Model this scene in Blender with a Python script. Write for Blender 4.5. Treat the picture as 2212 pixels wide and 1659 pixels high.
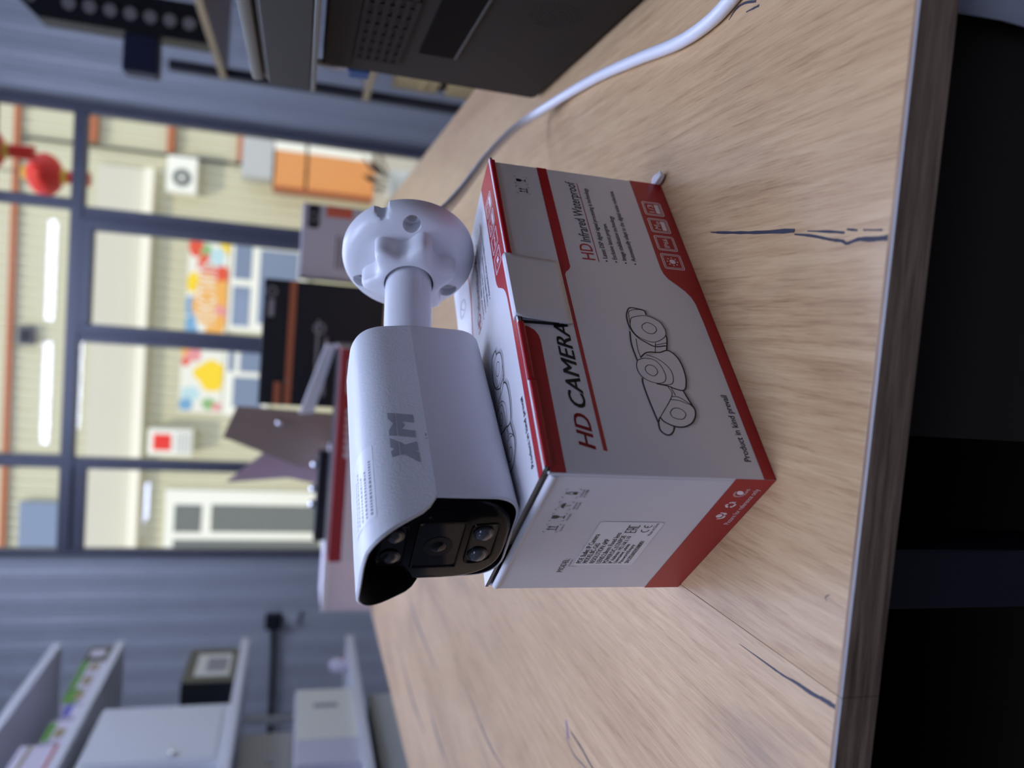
import bpy, bmesh, math, random
from mathutils import Vector, Matrix
random.seed(7)
scene = bpy.context.scene
for _o in list(bpy.data.objects):
    bpy.data.objects.remove(_o, do_unlink=True)
COL = scene.collection

# ------------------------------------------------------------------ camera
DZ = 0.75                      # height of the counter top above the floor
PITCH, ROLL, YAW, CAMH = 0.27024, 0.06176, -0.06991, 0.1956
cp, sp = math.cos(PITCH), math.sin(PITCH)
fw = Vector((math.sin(YAW) * cp, math.cos(YAW) * cp, -sp))
rt = Vector((math.cos(YAW), -math.sin(YAW), 0))
up = rt.cross(fw)
r2 = rt * math.cos(ROLL) + up * math.sin(ROLL)
u2 = up * math.cos(ROLL) - rt * math.sin(ROLL)
cam_data = bpy.data.cameras.new('camera')
cam = bpy.data.objects.new('camera', cam_data)
COL.objects.link(cam)
cx, cy, cz = -u2, r2, -fw      # the phone was held sideways: the picture lies on its side
cam.matrix_world = Matrix(((cx.x, cy.x, cz.x, 0), (cx.y, cy.y, cz.y, 0), (cx.z, cy.z, cz.z, DZ + CAMH), (0, 0, 0, 1)))
cam_data.sensor_width = 36.0
cam_data.lens = 1680.7 / 2212 * 36.0
cam_data.clip_start = 0.01
cam_data.dof.use_dof = True
cam_data.dof.focus_distance = 0.37
cam_data.dof.aperture_fstop = 6.2
scene.camera = cam

# ------------------------------------------------------------------ world, sun, exposure
world = bpy.data.worlds.new('sky')
scene.world = world
world.use_nodes = True
wn = world.node_tree.nodes
wn['Background'].inputs[0].default_value = (0.70, 0.80, 1.0, 1)
wn['Background'].inputs[1].default_value = 1.35
sun_d = bpy.data.lights.new('sun', 'SUN')
sun_d.energy = 1.65
sun_d.angle = math.radians(0.6)
sun_d.color = (1.0, 0.93, 0.70)
sun = bpy.data.objects.new('sun', sun_d)
COL.objects.link(sun)
sun.rotation_euler = (math.radians(44), 0, math.radians(-24))
scene.view_settings.view_transform = 'Standard'
scene.view_settings.look = 'None'
scene.view_settings.gamma = 1.0
scene.view_settings.use_curve_mapping = False
scene.view_settings.exposure = 0.0
scene.cycles.max_bounces = 7
scene.cycles.caustics_reflective = False
scene.cycles.caustics_refractive = False
scene.cycles.adaptive_threshold = 0.02
TUBE_STRENGTH = 42.0
ADDED_LOUVRE_WATTS = 13.0
TUBE_COLOR = (0.57, 0.67, 1.0)

# ------------------------------------------------------------------ materials
def lin(c):
    return tuple(((v / 255) / 12.92 if v / 255 <= 0.04045 else ((v / 255 + 0.055) / 1.055) ** 2.4) for v in c)

def mat(name, rgb, rough=0.5, metal=0.0, spec=0.5, bump=0.0, bscale=200.0, var=0.0, vscale=20.0, coat=0.0, stretch=None):
    m = bpy.data.materials.new(name)
    m.use_nodes = True
    nt = m.node_tree
    b = nt.nodes['Principled BSDF']
    c = lin(rgb)
    b.inputs['Base Color'].default_value = (*c, 1)
    b.inputs['Roughness'].default_value = rough
    b.inputs['Metallic'].default_value = metal
    b.inputs['Specular IOR Level'].default_value = spec
    b.inputs['Coat Weight'].default_value = coat
    if bump or var:
        tc = nt.nodes.new('ShaderNodeTexCoord')
        mp = nt.nodes.new('ShaderNodeMapping')
        if stretch:
            mp.inputs['Scale'].default_value = stretch
        nt.links.new(tc.outputs['Object'], mp.inputs[0])
    if bump:
        n = nt.nodes.new('ShaderNodeTexNoise')
        n.inputs['Scale'].default_value = bscale
        n.inputs['Detail'].default_value = 3
        nt.links.new(mp.outputs[0], n.inputs['Vector'])
        bp = nt.nodes.new('ShaderNodeBump')
        bp.inputs['Strength'].default_value = bump
        bp.inputs['Distance'].default_value = 0.001
        nt.links.new(n.outputs[0], bp.inputs['Height'])
        nt.links.new(bp.outputs[0], b.inputs['Normal'])
    if var:
        n2 = nt.nodes.new('ShaderNodeTexNoise')
        n2.inputs['Scale'].default_value = vscale
        n2.inputs['Detail'].default_value = 4
        nt.links.new(mp.outputs[0], n2.inputs['Vector'])
        mx = nt.nodes.new('ShaderNodeMix')
        mx.data_type = 'RGBA'
        mx.inputs[6].default_value = (*[v * (1 - var) for v in c], 1)
        mx.inputs[7].default_value = (*[min(1, v * (1 + var)) for v in c], 1)
        nt.links.new(n2.outputs[0], mx.inputs[0])
        nt.links.new(mx.outputs[2], b.inputs['Base Color'])
    return m

def wood_mat(name, ramp, along='Y', scale=1.0, rough=0.33, bump=0.12, seed=0.0, smudge=0.0):
    m = bpy.data.materials.new(name)
    m.use_nodes = True
    nt = m.node_tree
    L = nt.links
    b = nt.nodes['Principled BSDF']
    tc = nt.nodes.new('ShaderNodeTexCoord')

    def noise(sx, sy, scl, detail, dist=0.0, off=0.0):
        mp = nt.nodes.new('ShaderNodeMapping')
        s = (sx, sy, 1) if along == 'Y' else (sy, sx, sx)
        mp.inputs['Scale'].default_value = s
        mp.inputs['Location'].default_value = (seed + off, seed * 1.7 + off, 0)
        L.new(tc.outputs['Object'], mp.inputs[0])
        n = nt.nodes.new('ShaderNodeTexNoise')
        n.inputs['Scale'].default_value = scl * scale
        n.inputs['Detail'].default_value = detail
        n.inputs['Roughness'].default_value = 0.6
        n.inputs['Distortion'].default_value = dist
        L.new(mp.outputs[0], n.inputs['Vector'])
        return n.outputs[0]
    broad = noise(1.0, 0.16, 13, 5, 0.8)
    grain = noise(1.0, 0.06, 300, 5, 0.4, 3.0)
    fine = noise(1.0, 0.04, 1100, 3, 0.0, 5.0)
    pore = noise(1.0, 0.05, 800, 2, 0.0, 9.0)

    def math_(op, a, bb):
        n = nt.nodes.new('ShaderNodeMath')
        n.operation = op
        for i, v in enumerate((a, bb)):
            if isinstance(v, (int, float)):
                n.inputs[i].default_value = v
            else:
                L.new(v, n.inputs[i])
        return n.outputs[0]
    mpw = nt.nodes.new('ShaderNodeMapping')
    mpw.inputs['Scale'].default_value = (1, 0.06, 1) if along == 'Y' else (0.06, 1, 1)
    mpw.inputs['Location'].default_value = (seed, seed, 0)
    L.new(tc.outputs['Object'], mpw.inputs[0])
    wv = nt.nodes.new('ShaderNodeTexWave')
    wv.wave_type = 'BANDS'
    wv.bands_direction = 'X' if along == 'Y' else 'Z'
    wv.inputs['Scale'].default_value = 34 * scale
    wv.inputs['Distortion'].default_value = 12.0
    wv.inputs['Detail'].default_value = 3
    wv.inputs['Detail Scale'].default_value = 1.3
    L.new(mpw.outputs[0], wv.inputs['Vector'])
    s = math_('ADD', math_('MULTIPLY', broad, 0.34), math_('ADD', math_('MULTIPLY', grain, 0.30), math_('MULTIPLY', fine, 0.26)))
    s = math_('ADD', s, math_('MULTIPLY', math_('POWER', wv.outputs['Fac'], 0.5), 0.055))
    cr = nt.nodes.new('ShaderNodeValToRGB')
    el = cr.color_ramp.elements
    el[0].position, el[0].color = ramp[0][0], (*lin(ramp[0][1]), 1)
    el[1].position, el[1].color = ramp[-1][0], (*lin(ramp[-1][1]), 1)
    for p, c in ramp[1:-1]:
        e = el.new(p)
        e.color = (*lin(c), 1)
    L.new(s, cr.inputs[0])
    pr = nt.nodes.new('ShaderNodeValToRGB')
    pr.color_ramp.elements[0].position, pr.color_ramp.elements[0].color = 0.30, (0.66, 0.60, 0.55, 1)
    pr.color_ramp.elements[1].position, pr.color_ramp.elements[1].color = 0.42, (1, 1, 1, 1)
    L.new(pore, pr.inputs[0])
    mx = nt.nodes.new('ShaderNodeMix')
    mx.data_type = 'RGBA'
    mx.blend_type = 'MULTIPLY'
    mx.inputs[0].default_value = 0.5
    L.new(cr.outputs[0], mx.inputs[6])
    L.new(pr.outputs[0], mx.inputs[7])
    if smudge:
        sm = noise(1.0, 0.35, 9, 5, 1.2, 17.0)
        sr = nt.nodes.new('ShaderNodeMapRange')
        sr.inputs[1].default_value, sr.inputs[2].default_value = 0.54, 0.74
        sr.inputs[4].default_value = smudge
        L.new(sm, sr.inputs[0])
        m2 = nt.nodes.new('ShaderNodeMix')
        m2.data_type = 'RGBA'
        L.new(sr.outputs[0], m2.inputs[0])
        L.new(mx.outputs[2], m2.inputs[6])
        m2.inputs[7].default_value = (*lin((112, 98, 96)), 1)
        L.new(m2.outputs[2], b.inputs['Base Color'])
    else:
        L.new(mx.outputs[2], b.inputs['Base Color'])
    b.inputs['Roughness'].default_value = rough
    bp = nt.nodes.new('ShaderNodeBump')
    bp.inputs['Strength'].default_value = bump
    bp.inputs['Distance'].default_value = 0.0006
    L.new(grain, bp.inputs['Height'])
    L.new(bp.outputs[0], b.inputs['Normal'])
    return m

def emit(name, rgb, s):
    m = bpy.data.materials.new(name)
    m.use_nodes = True
    nt = m.node_tree
    nt.nodes.clear()
    e = nt.nodes.new('ShaderNodeEmission')
    e.inputs[0].default_value = (*rgb, 1)
    e.inputs[1].default_value = s
    o = nt.nodes.new('ShaderNodeOutputMaterial')
    nt.links.new(e.outputs[0], o.inputs[0])
    return m

def glass_mat(name, tint=(1, 1, 1)):
    m = bpy.data.materials.new(name)
    m.use_nodes = True
    nt = m.node_tree
    nt.nodes.clear()
    t = nt.nodes.new('ShaderNodeBsdfTransparent')
    t.inputs[0].default_value = (*tint, 1)
    g = nt.nodes.new('ShaderNodeBsdfGlossy')
    g.inputs['Roughness'].default_value = 0.0
    f = nt.nodes.new('ShaderNodeFresnel')
    f.inputs[0].default_value = 1.5
    mx = nt.nodes.new('ShaderNodeMixShader')
    o = nt.nodes.new('ShaderNodeOutputMaterial')
    nt.links.new(f.outputs[0], mx.inputs[0])
    nt.links.new(t.outputs[0], mx.inputs[1])
    nt.links.new(g.outputs[0], mx.inputs[2])
    nt.links.new(mx.outputs[0], o.inputs[0])
    return m

M = {}
M['oak'] = wood_mat('oak_laminate', [(0.30, (146, 110, 76)), (0.42, (186, 150, 110)), (0.56, (206, 172, 130)), (0.70, (222, 194, 152))], seed=1.3, smudge=0.22)
M['oak2'] = wood_mat('oak_laminate_b', [(0.30, (136, 106, 80)), (0.42, (182, 148, 112)), (0.56, (204, 170, 132)), (0.70, (220, 192, 154))], seed=8.1, smudge=0.5)
M['edge'] = wood_mat('edge_band', [(0.36, (100, 78, 62)), (0.5, (160, 132, 108)), (0.64, (182, 154, 128))], along='X', rough=0.45, seed=4.4)
M['edge_glint'] = mat('edge_lip_highlight', (176, 174, 178), 0.3)  # lip paler than the band: its highlight is put into the colour
M['crack'] = mat('wood_crack', (52, 52, 66), 0.55)
M['crackfaint'] = mat('wood_crack_faint', (110, 96, 96), 0.5)
M['ink'] = mat('blue_pen', (48, 44, 150), 0.6)
M['card_white'] = mat('white_card', (222, 220, 224), 0.42, bump=0.10, bscale=260)
M['card_in'] = mat('grey_card_inside', (130, 122, 112), 0.8, bump=0.2, bscale=300)
M['p_red'] = mat('print_red', (172, 26, 34), 0.38, bump=0.06, bscale=260)
M['p_black'] = mat('print_black', (28, 28, 32), 0.4)
M['p_white'] = mat('print_white', (235, 228, 232), 0.4)
M['p_orange'] = mat('print_orange', (226, 110, 80), 0.45)
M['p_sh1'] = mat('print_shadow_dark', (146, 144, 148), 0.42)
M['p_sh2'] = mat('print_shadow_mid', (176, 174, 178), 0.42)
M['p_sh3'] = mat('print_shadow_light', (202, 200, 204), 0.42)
M['p_grey'] = mat('print_grey', (150, 148, 150), 0.45)
M['sticker'] = mat('sticker_white', (236, 236, 240), 0.35)
M['cam_tex'] = mat('white_textured_plastic', (226, 227, 230), 0.42, bump=0.16, bscale=900)
M['cam_smooth'] = mat('white_plastic', (226, 226, 230), 0.36, bump=0.02, bscale=500)
M['cam_black'] = mat('black_gloss', (9, 9, 12), 0.14, spec=0.16)
M['cam_matte'] = mat('black_matte', (20, 20, 22), 0.45)
M['cam_glass'] = mat('dark_glass', (20, 21, 24), 0.06, spec=0.3)
M['led_lens'] = mat('led_lens', (84, 84, 90), 0.12, coat=0.5)
M['led_ring'] = mat('led_ring', (48, 48, 52), 0.2)
M['logo'] = mat('grey_logo', (164, 166, 172), 0.45)
M['cable'] = mat('white_cable', (228, 228, 234), 0.32)
M['white_foam'] = mat('white_foam', (232, 228, 232), 0.6, bump=0.3, bscale=400)
M['mach'] = mat('black_machine_plastic', (50, 46, 43), 0.7, spec=0.12, bump=0.12, bscale=900)
M['mach_win'] = mat('black_window', (8, 8, 11), 0.6, spec=0.05)
M['lensm'] = mat('lens_ring', (24, 24, 28), 0.2, spec=0.2)
M['mach_top'] = mat('charcoal_machine_plastic', (58, 58, 58), 0.5, bump=0.1, bscale=900)
M['mach_lid'] = mat('grey_machine_lid', (118, 118, 112), 0.5)
M['hole'] = mat('deep_black', (6, 6, 7), 0.6)
M['blue'] = mat('blue_plug', (60, 96, 150), 0.4)
M['chrome'] = mat('chrome', (220, 220, 225), 0.08, metal=1.0)
M['under'] = mat('dark_brown_panel', (52, 46, 40), 0.7, spec=0.2)
M['navy'] = mat('navy_steel', (16, 18, 32), 0.5)
M['grey_cloth'] = mat('grey_sheet', (196, 198, 206), 0.7, bump=0.4, bscale=60)
M['wall'] = mat('white_ribbed_sheet', (214, 216, 220), 0.38, var=0.03, vscale=3)
M['wallp'] = mat('wall_paint', (196, 198, 204), 0.6, var=0.03, vscale=3)
M['wall_dark'] = mat('grey_wall_paint', (140, 142, 150), 0.7)
M['floor'] = mat('floor_tile', (84, 80, 76), 0.4, var=0.1, vscale=4)
M['frame'] = mat('blue_grey_frame', (98, 99, 112), 0.45)
M['glass'] = glass_mat('window_glass')
M['facade'] = mat('cream_siding', (208, 204, 176), 0.6, var=0.05, vscale=1.2)
M['fascia'] = mat('fascia_panel', (208, 203, 184), 0.55, var=0.04, vscale=0.8)
M['ledge'] = mat('ledge_white', (246, 240, 220), 0.5)
M['bluepane'] = mat('blue_grey_pane', (128, 142, 166), 0.15)
M['darkpane'] = mat('dark_pane', (110, 114, 108), 0.12)
M['upvc'] = mat('white_upvc', (244, 243, 230), 0.4)
M['pave'] = mat('pavement', (176, 168, 152), 0.8, var=0.08, vscale=3)
M['brick'] = mat('terracotta_trim', (178, 104, 66), 0.6)
M['orange'] = mat('orange_panel', (222, 150, 84), 0.45)
M['rust'] = mat('rust_panel', (168, 84, 44), 0.5)
M['lantern'] = mat('lantern_red', (232, 44, 30), 0.5, var=0.1, vscale=30)
M['leafd'] = mat('dark_leaf', (46, 50, 40), 0.35)
M['gold'] = mat('gold', (222, 176, 60), 0.35)
M['cord'] = mat('black_cord', (30, 30, 34), 0.6)
M['shelf'] = mat('white_shelf_board', (226, 226, 230), 0.4)
M['steel_white'] = mat('white_enamel', (222, 224, 226), 0.35)
M['steel_grey'] = mat('grey_enamel', (186, 188, 186), 0.4)
M['cream'] = mat('cream_card', (232, 230, 214), 0.5)
M['green'] = mat('pack_green', (96, 158, 60), 0.5)
M['tan'] = mat('pack_tan', (166, 150, 112), 0.5)
M['packw'] = mat('pack_white', (224, 216, 226), 0.45)
M['bluep'] = mat('pack_blue', (90, 92, 190), 0.45)
M['blackc'] = mat('black_card', (20, 22, 30), 0.45)
M['olive'] = mat('olive_print', (84, 84, 72), 0.45)
M['lilac'] = mat('lilac_card', (204, 200, 208), 0.5)
M['maroon'] = mat('maroon_card', (140, 34, 44), 0.45)
M['board'] = mat('brown_board', (150, 132, 120), 0.45)
M['clearp'] = mat('mauve_film', (186, 160, 166), 0.3)
M['pine'] = wood_mat('pine', [(0.3, (190, 158, 104)), (0.7, (224, 196, 138))], along='Y', seed=2.2)
M['shelfwood'] = wood_mat('brown_shelf', [(0.3, (128, 104, 80)), (0.7, (176, 150, 116))], along='Y', seed=6.2)
M['rackm'] = mat('dark_rack', (54, 56, 66), 0.5)
M['bracket'] = mat('dark_blue_block', (28, 36, 66), 0.5)
M['tube'] = emit('tube_glow', TUBE_COLOR, TUBE_STRENGTH)
M['paint'] = {k: mat('poster_' + k, c, 0.5) for k, c in dict(red=(228, 84, 52), orange=(240, 176, 84), yellow=(250, 214, 40), blue=(120, 168, 204), pale=(238, 236, 222), pink=(232, 150, 150), green=(140, 184, 120), sky=(190, 220, 224)).items()}

# ------------------------------------------------------------------ mesh helpers
class MB:
    """collects faces; build() links them as ONE mesh object"""
    def __init__(s):
        s.v, s.f, s.mi, s.sm = [], [], [], []

    def face(s, pts, m=0):
        i = len(s.v)
        s.v += [tuple(p) for p in pts]
        s.f.append(list(range(i, i + len(pts))))
        s.mi.append(m)

    def grid(s, rows, close_u=False, close_v=False, m=0):
        i0 = len(s.v)
        n, k = len(rows), len(rows[0])
        for r in rows:
            s.v += [tuple(p) for p in r]
        for a in range(n if close_v else n - 1):
            for b in range(k if close_u else k - 1):
                a2, b2 = (a + 1) % n, (b + 1) % k
                s.f.append([i0 + a * k + b, i0 + a * k + b2, i0 + a2 * k + b2, i0 + a2 * k + b])
                s.mi.append(m(a, b) if callable(m) else m)
        return i0

    def cap(s, i0, k, m=0, flip=False):
        r = list(range(i0, i0 + k))
        s.f.append(r[::-1] if flip else r)
        s.mi.append(m)

    def box(s, x0, x1, y0, y1, z0, z1, m=0):
        i = len(s.v)
        s.v += [(x, y, z) for z in (z0, z1) for y in (y0, y1) for x in (x0, x1)]
        for f in ((0, 2, 3, 1), (4, 5, 7, 6), (0, 1, 5, 4), (2, 6, 7, 3), (0, 4, 6, 2), (1, 3, 7, 5)):
            s.f.append([i + a for a in f])
            s.mi.append(m)
        return s

    def bbox(s, x0, x1, y0, y1, z0, z1, r=0.002, m=0):
        """box with chamfered edges"""
        b = bmesh.new()
        bmesh.ops.create_cube(b, size=1)
        for v in b.verts:
            v.co = Vector(((x0 + x1) / 2 + v.co.x * (x1 - x0), (y0 + y1) / 2 + v.co.y * (y1 - y0), (z0 + z1) / 2 + v.co.z * (z1 - z0)))
        bmesh.ops.bevel(b, geom=b.edges[:], offset=r, segments=2, profile=0.5, affect='EDGES')
        s.addbm(b, m)
        return s

    def addbm(s, b, m=0):
        i = len(s.v)
        b.verts.index_update()
        s.v += [tuple(v.co) for v in b.verts]
        for f in b.faces:
            s.f.append([i + v.index for v in f.verts])
            s.mi.append(m)
        b.free()

    def prism(s, poly, z0, z1, ax='z', m=0):
        """extrude a 2-D polygon along an axis"""
        def P(p, t):
            return {'z': (p[0], p[1], t), 'y': (p[0], t, p[1]), 'x': (t, p[0], p[1])}[ax]
        k = len(poly)
        i = len(s.v)
        s.v += [P(p, z0) for p in poly] + [P(p, z1) for p in poly]
        s.f += [list(range(i, i + k))[::-1], list(range(i + k, i + 2 * k))] + [[i + j, i + (j + 1) % k, i + k + (j + 1) % k, i + k + j] for j in range(k)]
        s.mi += [m] * (k + 2)
        return s

    def tube(s, path, r, n=12, cap=True, m=0):
        path = [Vector(p) for p in path]
        rows = []
        ref = Vector((0, 0, 1))
        for i, p in enumerate(path):
            d = (path[min(i + 1, len(path) - 1)] - path[max(i - 1, 0)]).normalized()
            a = d.cross(ref)
            if a.length < 1e-4:
                a = d.cross(Vector((0, 1, 0)))
            a.normalize()
            b = d.cross(a).normalized()
            rr = r[i] if isinstance(r, (list, tuple)) else r
            rows.append([p + a * (rr * math.cos(2 * math.pi * t / n)) + b * (rr * math.sin(2 * math.pi * t / n)) for t in range(n)])
        i0 = s.grid(rows, close_u=True, m=m)
        if cap:
            s.cap(i0, n, m, True)
            s.cap(i0 + n * (len(rows) - 1), n, m)
        return s

    def lathe(s, prof, n=32, ax='z', c=(0, 0, 0), m=0):
        """prof: list of (radius, height)"""
        rows = []
        for r, h in prof:
            row = []
            for t in range(n):
                a = 2 * math.pi * t / n
                x, y = r * math.cos(a), r * math.sin(a)
                q = {'z': (x, y, h), 'x': (h, x, y), 'y': (x, h, y)}[ax]
                row.append((c[0] + q[0], c[1] + q[1], c[2] + q[2]))
            rows.append(row)
        i0 = s.grid(rows, close_u=True, m=m)
        if prof[0][0] > 1e-6:
            s.cap(i0, n, m, True)
        if prof[-1][0] > 1e-6:
            s.cap(i0 + n * (len(prof) - 1), n, m)
        return s

    def build(s, name, mats, parent=None, smooth=None, recalc=True, **props):
        me = bpy.data.meshes.new(name)
        me.from_pydata(s.v, [], s.f)
        if not isinstance(mats, (list, tuple)):
            mats = [mats]
        for m in mats:
            me.materials.append(m)
        for p, i in zip(me.polygons, s.mi):
            p.material_index = i
        b = bmesh.new()
        b.from_mesh(me)
        bmesh.ops.remove_doubles(b, verts=b.verts[:], dist=1e-6)
        if recalc:
            bmesh.ops.recalc_face_normals(b, faces=b.faces[:])
        b.to_mesh(me)
        b.free()
        if smooth is not None:
            me.shade_smooth()
            me.set_sharp_from_angle(angle=math.radians(smooth))
        o = bpy.data.objects.new(name, me)
        COL.objects.link(o)
        if parent:
            o.parent = parent
        for k, v in props.items():
            o[k] = v
        return o

def empty(name, label, cat, loc=(0, 0, 0), rotz=0.0, group=None, mw=None):
    o = bpy.data.objects.new(name, None)
    o.empty_display_size = 0.05
    COL.objects.link(o)
    if mw is not None:
        o.matrix_world = mw
    else:
        o.location = loc
        o.rotation_euler = (0, 0, rotz)
    tag(o, label, cat, group)
    return o

def tag(o, label, cat, group=None):
    o['label'] = label
    o['category'] = cat
    if group:
        o['group'] = group
    return o

def spline(pts, n=6, closed=False):
    P = [Vector(p) for p in pts]
    out = []
    k = len(P)
    for i in range(k if closed else k - 1):
        p0 = P[i - 1] if (i > 0 or closed) else P[0] * 2 - P[1]
        p1, p2 = P[i], P[(i + 1) % k]
        p3 = P[(i + 2) % k] if (i + 2 < k or closed) else p2 * 2 - p1
        for j in range(n):
            t = j / n
            out.append(0.5 * ((2 * p1) + (p2 - p0) * t + (2 * p0 - 5 * p1 + 4 * p2 - p3) * t * t + (3 * p1 - p0 - 3 * p2 + p3) * t ** 3))
    if not closed:
        out.append(P[-1])
    return out

FONT_CACHE = {}
def text_geo(body, shear=0.0, bold=0.0):
    """triangulated outline of a text, baseline at 0, unit cap height"""
    key = (body, shear, bold)
    if key in FONT_CACHE:
        return FONT_CACHE[key]
    c = bpy.data.curves.new('lettering', 'FONT')
    c.body = body
    c.size = 1.0
    c.shear = shear
    c.offset = bold
    c.resolution_u = 3
    o = bpy.data.objects.new('lettering', c)
    COL.objects.link(o)
    dg = bpy.context.evaluated_depsgraph_get()
    me = bpy.data.meshes.new_from_object(o.evaluated_get(dg))
    vs = [(v.co.x, v.co.y) for v in me.vertices]
    fs = [list(p.vertices) for p in me.polygons]
    bpy.data.objects.remove(o, do_unlink=True)
    bpy.data.curves.remove(c)
    bpy.data.meshes.remove(me)
    FONT_CACHE[key] = (vs, fs)
    return vs, fs

class Print:
    """flat print on a panel, laid out in the panel's own millimetres"""
    def __init__(s):
        s.b = MB()

    def poly(s, pts):
        s.b.face([(x, y, 0) for x, y in pts])
        return s

    def rect(s, x0, y0, x1, y1):
        return s.poly([(x0, y0), (x1, y0), (x1, y1), (x0, y1)])

    def stroke(s, pts, w, smooth=False, closed=False):
        P = [Vector((x, y, 0)) for x, y in pts]
        if smooth:
            P = spline(P, 5, closed)
        elif closed:
            P = P + [P[0]]
        k = len(P)
        L, R = [], []
        for i, p in enumerate(P):
            if closed and smooth:
                d = P[(i + 1) % k] - P[i - 1]
            else:
                d = P[min(i + 1, k - 1)] - P[max(i - 1, 0)]
            if d.length < 1e-9:
                d = Vector((1, 0, 0))
            d.normalize()
            nrm = Vector((-d.y, d.x, 0)) * w / 2
            L.append(p + nrm)
            R.append(p - nrm)
        for i in range(k if (closed and smooth) else k - 1):
            j = (i + 1) % k
            s.b.face([R[i], R[j], L[j], L[i]])
        return s

    def ring(s, x, y, r, w, a0=0, a1=360, n=28, sy=1.0):
        full = abs(a1 - a0) >= 360
        pts = [(x + r * math.cos(math.radians(a0 + (a1 - a0) * i / n)), y + sy * r * math.sin(math.radians(a0 + (a1 - a0) * i / n))) for i in range(n if full else n + 1)]
        if full:
            pts.append(pts[0])
        return s.stroke(pts, w)

    def disc(s, x, y, r, n=20, sy=1.0):
        return s.poly([(x + r * math.cos(2 * math.pi * i / n), y + sy * r * math.sin(2 * math.pi * i / n)) for i in range(n)])

    def rrect(s, x0, y0, x1, y1, r, w=None):
        pts = []
        for cx_, cy_, a in ((x1 - r, y1 - r, 0), (x0 + r, y1 - r, 90), (x0 + r, y0 + r, 180), (x1 - r, y0 + r, 270)):
            for k in range(5):
                t = math.radians(a + 22.5 * k)
                pts.append((cx_ + r * math.cos(t), cy_ + r * math.sin(t)))
        if w is None:
            return s.poly(pts)
        return s.stroke(pts, w, closed=True)

    def text(s, body, x0, x1, base, cap, shear=0.0, bold=0.0):
        vs, fs = text_geo(body, shear, bold)
        if not vs:
            return s
        xs = [v[0] for v in vs]
        H = 0.73
        mn, mx_ = min(xs), max(xs)
        i = len(s.b.v)
        s.b.v += [(x0 + (v[0] - mn) / (mx_ - mn) * (x1 - x0), base + v[1] / H * cap, 0) for v in vs]
        for f in fs:
            s.b.f.append([i + k for k in f])
            s.b.mi.append(0)
        return s

    def build(s, name, m, parent, fn, cut=None):
        """fn maps (x mm, y mm) to the panel surface; cut = spacing at which faces are divided to follow a curved surface"""
        me = bpy.data.meshes.new(name)
        me.from_pydata(s.b.v, [], s.b.f)
        me.materials.append(m)
        b = bmesh.new()
        b.from_mesh(me)
        bmesh.ops.triangulate(b, faces=b.faces[:])
        if cut:
            for ax in (0, 1):
                vals = [v.co[ax] for v in b.verts]
                t = math.floor(min(vals) / cut) * cut + cut
                while t < max(vals):
                    bmesh.ops.bisect_plane(b, geom=b.verts[:] + b.edges[:] + b.faces[:], plane_co=Vector((t, t, 0)), plane_no=Vector((1, 0, 0) if ax == 0 else (0, 1, 0)))
                    t += cut
        for v in b.verts:
            v.co = Vector(fn(v.co.x, v.co.y))
        b.to_mesh(me)
        b.free()
        o = bpy.data.objects.new(name, me)
        COL.objects.link(o)
        o.parent = parent
        return o

def struct(o):
    o['kind'] = 'structure'
    return o
# ================================================================== THE SETTING
def ribs(x0, x1, z0, z1, y, depth, period, b, m=0, out=-1):
    """vertical profiled sheet facing -Y"""
    pts = []
    x = x0
    while x < x1 - 1e-6:
        for fx, fy in ((0.0, 0), (0.42, 0), (0.52, 1), (0.90, 1)):
            xx = x + fx * period
            if xx < x1:
                pts.append((xx, y + out * depth * fy))
        x += period
    pts.append((x1, y))
    b.grid([[(px, py, z0) for px, py in pts], [(px, py, z1) for px, py in pts]], m=m)

RX0, RX1, RY0, RY1, RH = -3.1, 1.62, -2.4, 4.6, 2.72
WH = 3.2                         # outer wall height above the ceiling
WX0, WX1, WTOP = -1.39, 1.0, 2.52
b = MB()
ribs(RX0, WX0, 0, RH, RY1, 0.006, 0.135, b)
ribs(WX1, RX1, 0, RH, RY1, 0.006, 0.135, b)
ribs(WX0, WX1, WTOP, RH, RY1, 0.006, 0.135, b)
b.box(RX0 - 0.1, WX0, RY1 + 0.002, RY1 + 0.12, 0, WH)
b.box(WX1, RX1 + 0.1, RY1 + 0.002, RY1 + 0.12, 0, WH)
b.box(WX0, WX1, RY1 + 0.002, RY1 + 0.12, WTOP, WH)
struct(b.build('wall_back', M['wall'], recalc=False))
struct(MB().box(RX0 - 0.1, RX0, RY0, RY1, 0, RH).build('wall_left', M['wallp']))
struct(MB().box(RX1, RX1 + 0.1, RY0, RY1, 0, RH).build('wall_right', M['wallp']))
struct(MB().box(RX0 - 0.1, RX1 + 0.1, RY0 - 0.1, RY0, 0, RH).build('wall_front', M['wall_dark']))
struct(MB().box(RX0 - 0.1, RX1 + 0.1, RY0 - 0.1, RY1 + 0.12, -0.1, 0).build('floor', M['floor']))
struct(MB().box(RX0 - 0.1, RX1 + 0.1, RY0 - 0.1, RY1 + 0.12, RH, RH + 0.12).build('ceiling', M['wallp']))
struct(MB().box(-16, 16, RY1 + 0.12, 13.2, -0.16, -0.03).build('pavement', M['pave']))

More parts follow.
